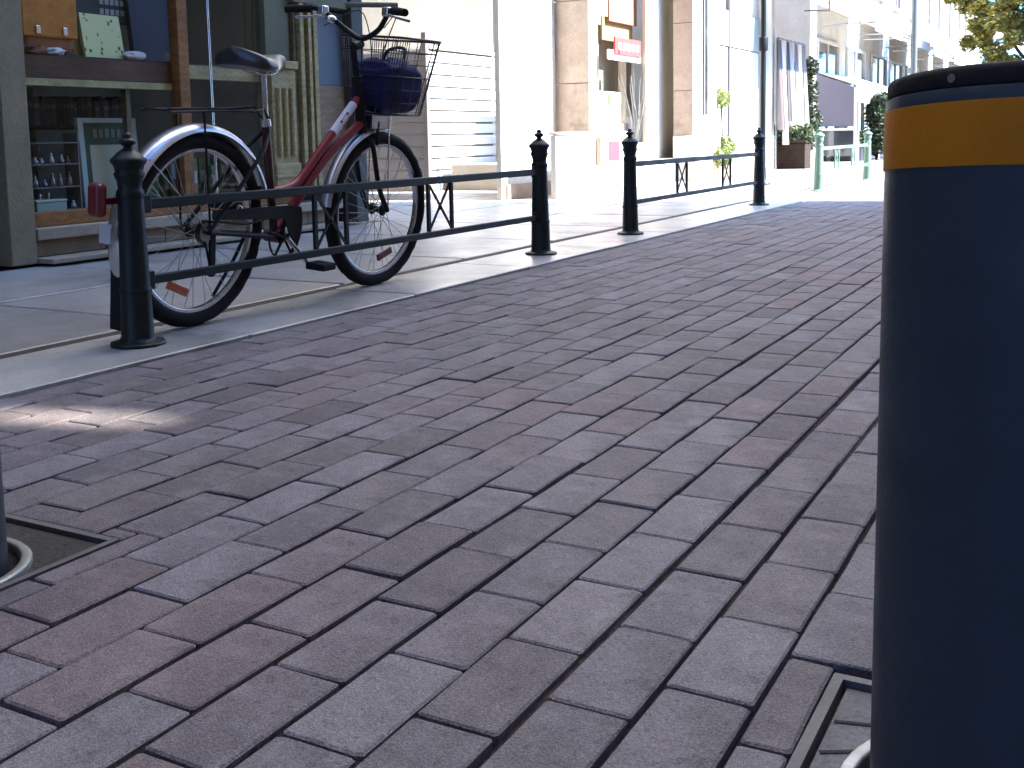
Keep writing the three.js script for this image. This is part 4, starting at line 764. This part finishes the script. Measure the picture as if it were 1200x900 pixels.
// signs and goods in the arcade recess
{
  const x = -5.62;
  const R = (px0, py0, px1, py1, xx = x) => { const p = onX(px0, py1, xx), q = onX(px1, py0, xx); return { z: (p.z + q.z) / 2, w: Math.abs(p.z - q.z), y: p.y, h: q.y - p.y }; };
  const poster = (name, label, cat, r, mat, xx, trim) => { const t = thing(name, label, cat, [xx, r.y, r.z]); mesh('panel', box(-0.012, 0.012, 0, r.h, -r.w / 2, r.w / 2, 0.003), mat, t); if (trim) mesh('lettering', trim(r), std(C(0.8, 0.78, 0.75), 0.7), t).userData.kind = 'stuff'; return t; };
  const bars = (r) => { const l = []; for (let k = 0; k < 5; k++) l.push(box(0.0125, 0.015, r.h * 0.3, r.h * 0.7, -r.w * 0.4 + k * r.w * 0.17, -r.w * 0.4 + k * r.w * 0.17 + r.w * 0.09)); return l; };
  poster('poster', 'reddish brown poster high in the arcade shop window', 'poster', R(713, -20, 745, 24), std(C(0.30, 0.13, 0.08), 0.7), x);
  poster('poster', 'ochre picture poster above the red sale sign', 'poster', R(705, 25, 740, 46, x - 0.06), std(C(0.32, 0.2, 0.08), 0.7), x - 0.06);
  poster('shop_sign', 'small red sign with white lettering in the arcade window', 'sign', R(720, 48, 750, 63, -5.5), std(C(0.62, 0.06, 0.05), 0.6), -5.5, bars);
  poster('sign_board', 'white board under the red sign', 'sign', R(712, 63, 750, 69, -5.52), std(C(0.75, 0.72, 0.68), 0.7), -5.52);
  poster('price_board', 'white card with green marks standing in the arcade window', 'sign', R(698, 108, 726, 156, -5.5), std(C(0.7, 0.7, 0.66), 0.7), -5.5, null);
  poster('green_label', 'small green label at the top of the white card', 'label', R(714, 110, 727, 121, -5.47), std(C(0.25, 0.42, 0.12), 0.7), -5.47);
  const rb = R(705, 160, 727, 193, -4.93), rbx = thing('poster_box', 'red and beige poster box hung on the low white wall', 'box', [-4.965, rb.y, rb.z]);
  mesh('case', box(-0.03, 0.03, 0, rb.h, -rb.w / 2, rb.w / 2, 0.006), std(C(0.34, 0.28, 0.22), 0.6), rbx);
  mesh('red_print', box(0.031, 0.034, 0.04, rb.h - 0.05, -rb.w / 2 + 0.02, rb.w * 0.12), std(C(0.5, 0.05, 0.06), 0.6), rbx);
  // wiry twig arrangement standing behind the low wall
  const tz = zX(745, 120, -5.35), tw = thing('twig_arrangement', 'bare grey twig arrangement in a pot behind the railing post', 'plant', [-5.35, 0.32, tz]);
  const br = []; for (let i = 0; i < 22; i++) { const a = rr(0, 6.28), h = rr(0.5, 1.15), d = rr(0.05, 0.28); br.push(tube([V(0, 0.15, 0), V(Math.cos(a) * d * 0.4, h * 0.55, Math.sin(a) * d * 0.4), V(Math.cos(a + rr(-0.5, 0.5)) * d, h, Math.sin(a) * d)], 0.004, 8, 5)); }
  mesh('twigs', br, std(C(0.22, 0.21, 0.19), 0.9), tw).userData.kind = 'stuff';
  mesh('pot', lathe([[0.0001, 0], [0.09, 0], [0.12, 0.2], [0.13, 0.2], [0.13, 0.23], [0.11, 0.23], [0.1, 0.17], [0.0001, 0.17]], 18), M.white, tw);
}
// planters by the second bay
{
  const c = onY(846, 207, WALK), p = thing('planter', 'white trough planter with yellow green shrub and ball topiary', 'planter', [c.x - 0.1, WALK, c.z]);
  const w = 0.62;
  mesh('trough', [box(-0.2, 0.2, 0, 0.30, -w, w, 0.015), box(-0.23, 0.23, 0.302, 0.34, -w - 0.02, w + 0.02, 0.01)], std(C(0.45, 0.34, 0.24), 0.8, 0, { map: woodMap }), p);
  mesh('shrub', leaves(1900, clumps([[V(0, 0.42, -0.4), 0.2], [V(0.05, 0.42, 0), 0.24], [V(0, 0.40, 0.42), 0.2], [V(0.15, 0.3, 0.5), 0.16], [V(0.18, 0.28, 0.2), 0.14]]), 0.035, YG), leafMat, p);
  const tp = onX(845, 115, c.x - 0.1), loc = V(0, tp.y - WALK, tp.z - c.z);
  mesh('topiary_stem', tube([V(0, 0.3, loc.z + 0.02), V(0.015, 0.6, loc.z - 0.01), V(0, loc.y, loc.z)], 0.014, 10, 6), M.woodDark, p);
  mesh('topiary_ball', leaves(700, inBall(loc, 0.15), 0.026, [[0.34, 0.32, 0.06], [0.26, 0.28, 0.07], [0.2, 0.24, 0.05]]), leafMat, p);
}
{
  const c = onY(924, 197, WALK), p = thing('planter', 'dark brown planter with mixed greenery by the pale green railing', 'planter', [c.x, WALK, c.z]);
  mesh('trough', [box(-0.34, 0.34, 0, 0.44, -0.22, 0.22, 0.02), box(-0.36, 0.36, 0.442, 0.48, -0.24, 0.24, 0.01)], std(C(0.05, 0.034, 0.027), 0.85, 0, { map: woodMap }), p);
  mesh('shrub', leaves(1500, clumps([[V(-0.2, 0.58, 0), 0.2], [V(0.1, 0.56, 0.05), 0.2], [V(0.25, 0.6, 0), 0.2]]), 0.04, [...DG, [0.14, 0.17, 0.03]]), leafMat, p);
  const b = onZ(943, 150, c.z - 2.2), t = thing('climbing_shrub', 'tall dark climbing shrub beside the grey canvas screen', 'plant', [b.x, WALK, b.z]);
  mesh('stem', [tube([V(0, 0, 0), V(0.05, 0.8, 0), V(-0.05, 1.6, 0.05), V(0, 2.0, 0)], 0.03, 14, 7)], M.woodDark, t);
  mesh('foliage', leaves(4200, clumps([[V(0, 0.5, 0), 0.28], [V(0.05, 0.8, 0), 0.3], [V(-0.05, 1.1, 0), 0.3], [V(0, 1.4, 0), 0.28], [V(-0.08, 1.7, 0), 0.26], [V(0.06, 1.85, 0), 0.2]]), 0.05, [...DG, [0.05, 0.035, 0.03]]), leafMat, t);
}
// garments hanging outside the clothes shop
{
  const pole = thing('clothes_rail', 'metal clothes rail outside the shop under the brown awning', 'clothes rail', [-5.0, WALK, -19.3]);
  mesh('rail', rod(V(0, 2.2, -0.95), V(0, 2.2, 0.95), 0.014), M.steel, pole);
  for (const s of [-1, 1]) mesh('leg', rod(V(0, 0, s * 0.93), V(0, 2.2, s * 0.93), 0.014), M.steel, pole);
  const cols = [[0.16, 0.13, 0.12], [0.62, 0.6, 0.58], [0.10, 0.085, 0.085], [0.45, 0.43, 0.43], [0.20, 0.18, 0.18], [0.7, 0.68, 0.66], [0.28, 0.25, 0.24]];
  const names = ['brown', 'white', 'black', 'light grey', 'dark grey', 'cream white', 'taupe'];
  cols.forEach((c, i) => {
    const z = -18.45 - i * 0.27, L = [1.5, 1.75, 1.35, 1.6, 1.45, 1.8, 1.5][i], g = new THREE.PlaneGeometry(0.26, L, 30, 12).rotateY(Math.PI / 2), p = g.attributes.position, ph = rr(0, 6);
    for (let k = 0; k < p.count; k++) { const t = (0.5 - p.getY(k) / L); p.setX(k, 0.035 * Math.sin(p.getZ(k) * 48 + ph) * (0.35 + t) + 0.05 * t); p.setZ(k, p.getZ(k) * (0.7 + 0.45 * t)); }
    g.computeVertexNormals();
    const d = thing('garment', names[i] + ' long garment hanging on the clothes rail', 'garment', [-4.98, 2.17 - L / 2 + WALK, z], 'garments on the clothes rail');
    mesh('cloth', g, std(C(...c), 0.9, 0, { side: THREE.DoubleSide }), d);
    mesh('hanger', tube([V(-0.01, L / 2 + 0.05, 0), V(0.0, L / 2 + 0.02, 0.03), V(0, L / 2 - 0.01, 0.09)], 0.005, 10, 5), M.steel, d);
  });
}
// slim sign pole behind the second railing, lamp post beyond the bollard
{
  const c = onY(893.5, 216, WALK), p = thing('sign_pole', 'slim dark metal pole standing behind the second railing', 'pole', [c.x, WALK, c.z]);
  mesh('shaft', rod(V(0, 0, 0), V(0, 3.4, 0), 0.035, 0.03, 14), M.green, p); mesh('base', lathe([[0.0001, 0], [0.1, 0], [0.1, 0.02], [0.05, 0.05], [0.04, 0.2], [0.036, 0.22]], 16), M.green, p);
  mesh('clamp', lathe([[0.034, 1.62], [0.055, 1.63], [0.055, 1.78], [0.034, 1.79]], 14), M.black, p);
  const q = onZ(1071, 60, -24), l = thing('lamp_post', 'grey lamp post rising behind the orange banded bollard', 'lamp post', [q.x, 0, q.z]);
  mesh('shaft', rod(V(0, 0, 0), V(0, 5.2, 0), 0.075, 0.06, 14), std(C(0.14, 0.15, 0.15), 0.5, 0.5), l);
  mesh('base', lathe([[0.0001, 0], [0.17, 0], [0.17, 0.05], [0.11, 0.12], [0.1, 0.6], [0.07, 0.66]], 16), std(C(0.14, 0.15, 0.15), 0.5, 0.5), l);
  mesh('lantern', lathe([[0.06, 5.2], [0.16, 5.3], [0.22, 5.65], [0.1, 5.8], [0.0001, 5.9]], 12), M.steel, l);
}
// canvas windbreak of a cafe, seen from its shaded side
{
  const z = -23, a = onZ(954, 85, z), b = onZ(1003, 102, z), yb = onZ(975, 148, z).y;
  const t = thing('canvas_screen', 'lavender grey canvas screen over dark glass at the end of the shops', 'screen', [a.x, WALK, z]);
  const W = b.x - a.x;
  mesh('canvas', new THREE.ExtrudeGeometry(new THREE.Shape([[0, yb], [W, yb], [W, b.y], [0, a.y]].map(([x, y]) => new THREE.Vector2(x, y - WALK))), { depth: 0.03, bevelEnabled: false }), std(C(0.15, 0.14, 0.175), 0.85), t);
  mesh('frame', [box(-0.03, 0.02, 0, a.y, 0.031, 0.07), box(W - 0.02, W + 0.03, 0, b.y, 0.031, 0.07), box(0.02, W - 0.02, yb - 0.09, yb - 0.04, 0.031, 0.07)], M.white, t).userData.kind = 'stuff';
  mesh('dark_pane', box(0.02, W - 0.02, 0.12, yb - 0.1, 0.0, 0.02), phys(C(0.03, 0.035, 0.05), { roughness: 0.2, clearcoat: 1 }), t);
  const c = thing('cafe_awning', 'white cafe awning sloping down beyond the canvas screen', 'awning', [a.x, 0, z - 0.05]);
  mesh('canvas', (() => { const s = new THREE.Shape([[0, a.y + 0.02], [W + 0.05, b.y + 0.02], [W + 0.05, b.y + 0.05], [0, a.y + 0.05]].map(([x, y]) => new THREE.Vector2(x, y))); return new THREE.ExtrudeGeometry(s, { depth: 5, bevelEnabled: false }).translate(0, 0, -5); })(), M.white, c);
  mesh('valance', box(W + 0.02, W + 0.05, b.y - 0.3, b.y + 0.02, -5, 0), M.white, c);
  for (const zz of [-0.2, -2.5, -4.8]) mesh('leg', rod(V(W, 0, zz), V(W, b.y, zz), 0.025), M.white, c);
  const h = thing('hedge_box', 'low dark green hedge under the cafe awning', 'hedge', [a.x + W * 0.6, WALK, z - 2.2]);
  mesh('box', box(-0.25, 0.3, 0, 0.3, -1.8, 1.8, 0.02), std(C(0.05, 0.05, 0.055), 0.7), h);
  mesh('foliage', leaves(3000, () => V(rr(-0.28, 0.35), 0.28 + rr(0, 0.35), rr(-1.9, 1.9)), 0.05, DG), leafMat, h);
  const d = onY(1027, 187, WALK), k = thing('bush', 'dark leafy bush beside the far end of the pale green railing', 'bush', [d.x, WALK, d.z]);
  mesh('stem', [0, 1, 2, 3].map((i) => rod(V(0, 0, 0), V(rr(-0.2, 0.2), 1.0, rr(-0.2, 0.2)), 0.02, 0.01, 6)), M.woodDark, k).userData.kind = 'stuff';
  mesh('foliage', leaves(3000, clumps([[V(0, 0.35, 0), 0.28], [V(0.05, 0.7, 0), 0.3], [V(-0.02, 1.0, 0), 0.26], [V(0.08, 1.25, 0), 0.2]]), 0.055, DG), leafMat, k);
}
// row of white houses further along the left side, with awnings and shutters
{
  const M2 = [M.white, M.cream, M.white, M.white];
  for (let i = 0; i < 4; i++) {
    const z0 = -22.6 - i * 9, z1 = z0 - 8.96, x = -5.5 - i * 0.12, H = [7.2, 8.4, 7.6, 7.0][i];
    const h = thing('house', ['white plastered house behind the cafe awning', 'tall cream house in the middle of the far row', 'white house past the tall cream house', 'low white house at the far end of the row by the tree'][i], 'house', [0, 0, 0], 'sunlit houses along the far left side');
    mesh('wall', box(x - 9, x, 0, H, z1, z0), M2[i], h);
    mesh('cornice', box(x - 9.1, x + 0.22, H + 0.003, H + 0.22, z1, z0, 0.02), M.cream, h);
    for (let s = 0; s < 2; s++) for (let k = 0; k < 3; k++) {
      const zc = z0 - 1.6 - k * 2.9, y = s ? 4.1 : 0.5, wd = s ? 0.5 : 0.95, hh = s ? 1.7 : 2.0;
      const w = mesh('window', box(x - 0.05, x + 0.012, y, y + hh, zc - wd, zc + wd), M.darkGlass, h);
      mesh('frame', [box(x + 0.0125, x + 0.06, y - 0.06, y + hh + 0.06, zc - wd - 0.08, zc - wd), box(x + 0.0125, x + 0.06, y - 0.06, y + hh + 0.06, zc + wd, zc + wd + 0.08), box(x + 0.0125, x + 0.06, y + hh, y + hh + 0.06, zc - wd, zc + wd), box(x + 0.0125, x + 0.04, y, y + hh, zc - 0.03, zc + 0.03)], M.white, w);
      mesh('sill', box(x + 0.0125, x + 0.12, y - 0.12, y - 0.061, zc - wd - 0.1, zc + wd + 0.1), M.cream, w);
    }
    for (let k = 0; k < 2; k++) {
      const zc = z0 - 2.2 - k * 4.4, a = thing('shop_awning', (k ? 'white' : 'beige') + ' shop awning on the ' + ['white house behind the cafe awning', 'tall cream house', 'white house past the cream one', 'low white house by the tree'][i], 'awning', [x + 0.07, 2.72, zc], 'awnings along the far houses');
      mesh('canvas', new THREE.ExtrudeGeometry(new THREE.Shape([[0, 0.62], [0, 0.59], [1.1, 0.13], [1.1, -0.08], [1.12, -0.08], [1.12, 0.15]].map(([p, q]) => new THREE.Vector2(p, q))), { depth: 3.2, bevelEnabled: false }).translate(0, 0, -1.6), k ? M.white : std(C(0.5, 0.47, 0.42), 0.85), a);
      mesh('arm', rod(V(0, 0.1, 1.4), V(1.08, 0.1, 1.4), 0.018), M.steel, a); mesh('arm', rod(V(0, 0.1, -1.4), V(1.08, 0.1, -1.4), 0.018), M.steel, a);
    }
  }
}
// tree at the end of the street
{
  const q = onZ(1226, 20, -31), t = thing('street_tree', 'sunlit yellow green tree behind the orange banded bollard', 'tree', [q.x, -0.01, q.z]);
  const limbs = [], cs = [];
  limbs.push(tube([V(0, 0, 0), V(0.05, 1, 0.02), V(-0.05, 2.0, 0), V(0.05, 3.2, 0.1), V(0, 5.2, 0)], 0.14, 24, 9));
  for (let i = 0; i < 14; i++) { const a = i * 2.4, y = 1.9 + i * 0.2, r = rr(1.0, 2.0) * (i > 9 ? 0.7 : 1), e = V(Math.cos(a) * r, y + rr(0.5, 1.3), Math.sin(a) * r); limbs.push(tube([V(0, y, 0), V(Math.cos(a) * r * 0.5, y + 0.35, Math.sin(a) * r * 0.5), e], 0.045, 10, 6)); for (let k = 0; k < 6; k++) cs.push([e.clone().add(V(rr(-0.6, 0.6), rr(-0.6, 0.45), rr(-0.6, 0.6))), rr(0.2, 0.42)]); }
  for (let i = 0; i < 26; i++) cs.push([V(rr(-1.9, 0.6), rr(1.5, 3.6), rr(-0.9, 0.9)), rr(0.22, 0.4)]);
  for (let i = 0; i < 14; i++) cs.push([V(rr(-0.9, 0.9), rr(3, 5.6), rr(-0.9, 0.9)), rr(0.3, 0.5)]);
  mesh('trunk', limbs, std(C(0.09, 0.07, 0.05), 0.9, 0, { map: woodMap }), t);
  mesh('crown', leaves(30000, clumps(cs), 0.075, [[0.26, 0.23, 0.035], [0.30, 0.245, 0.04], [0.12, 0.125, 0.02], [0.20, 0.195, 0.03]]), leafMat, t);
}

renderer.render(scene, camera);
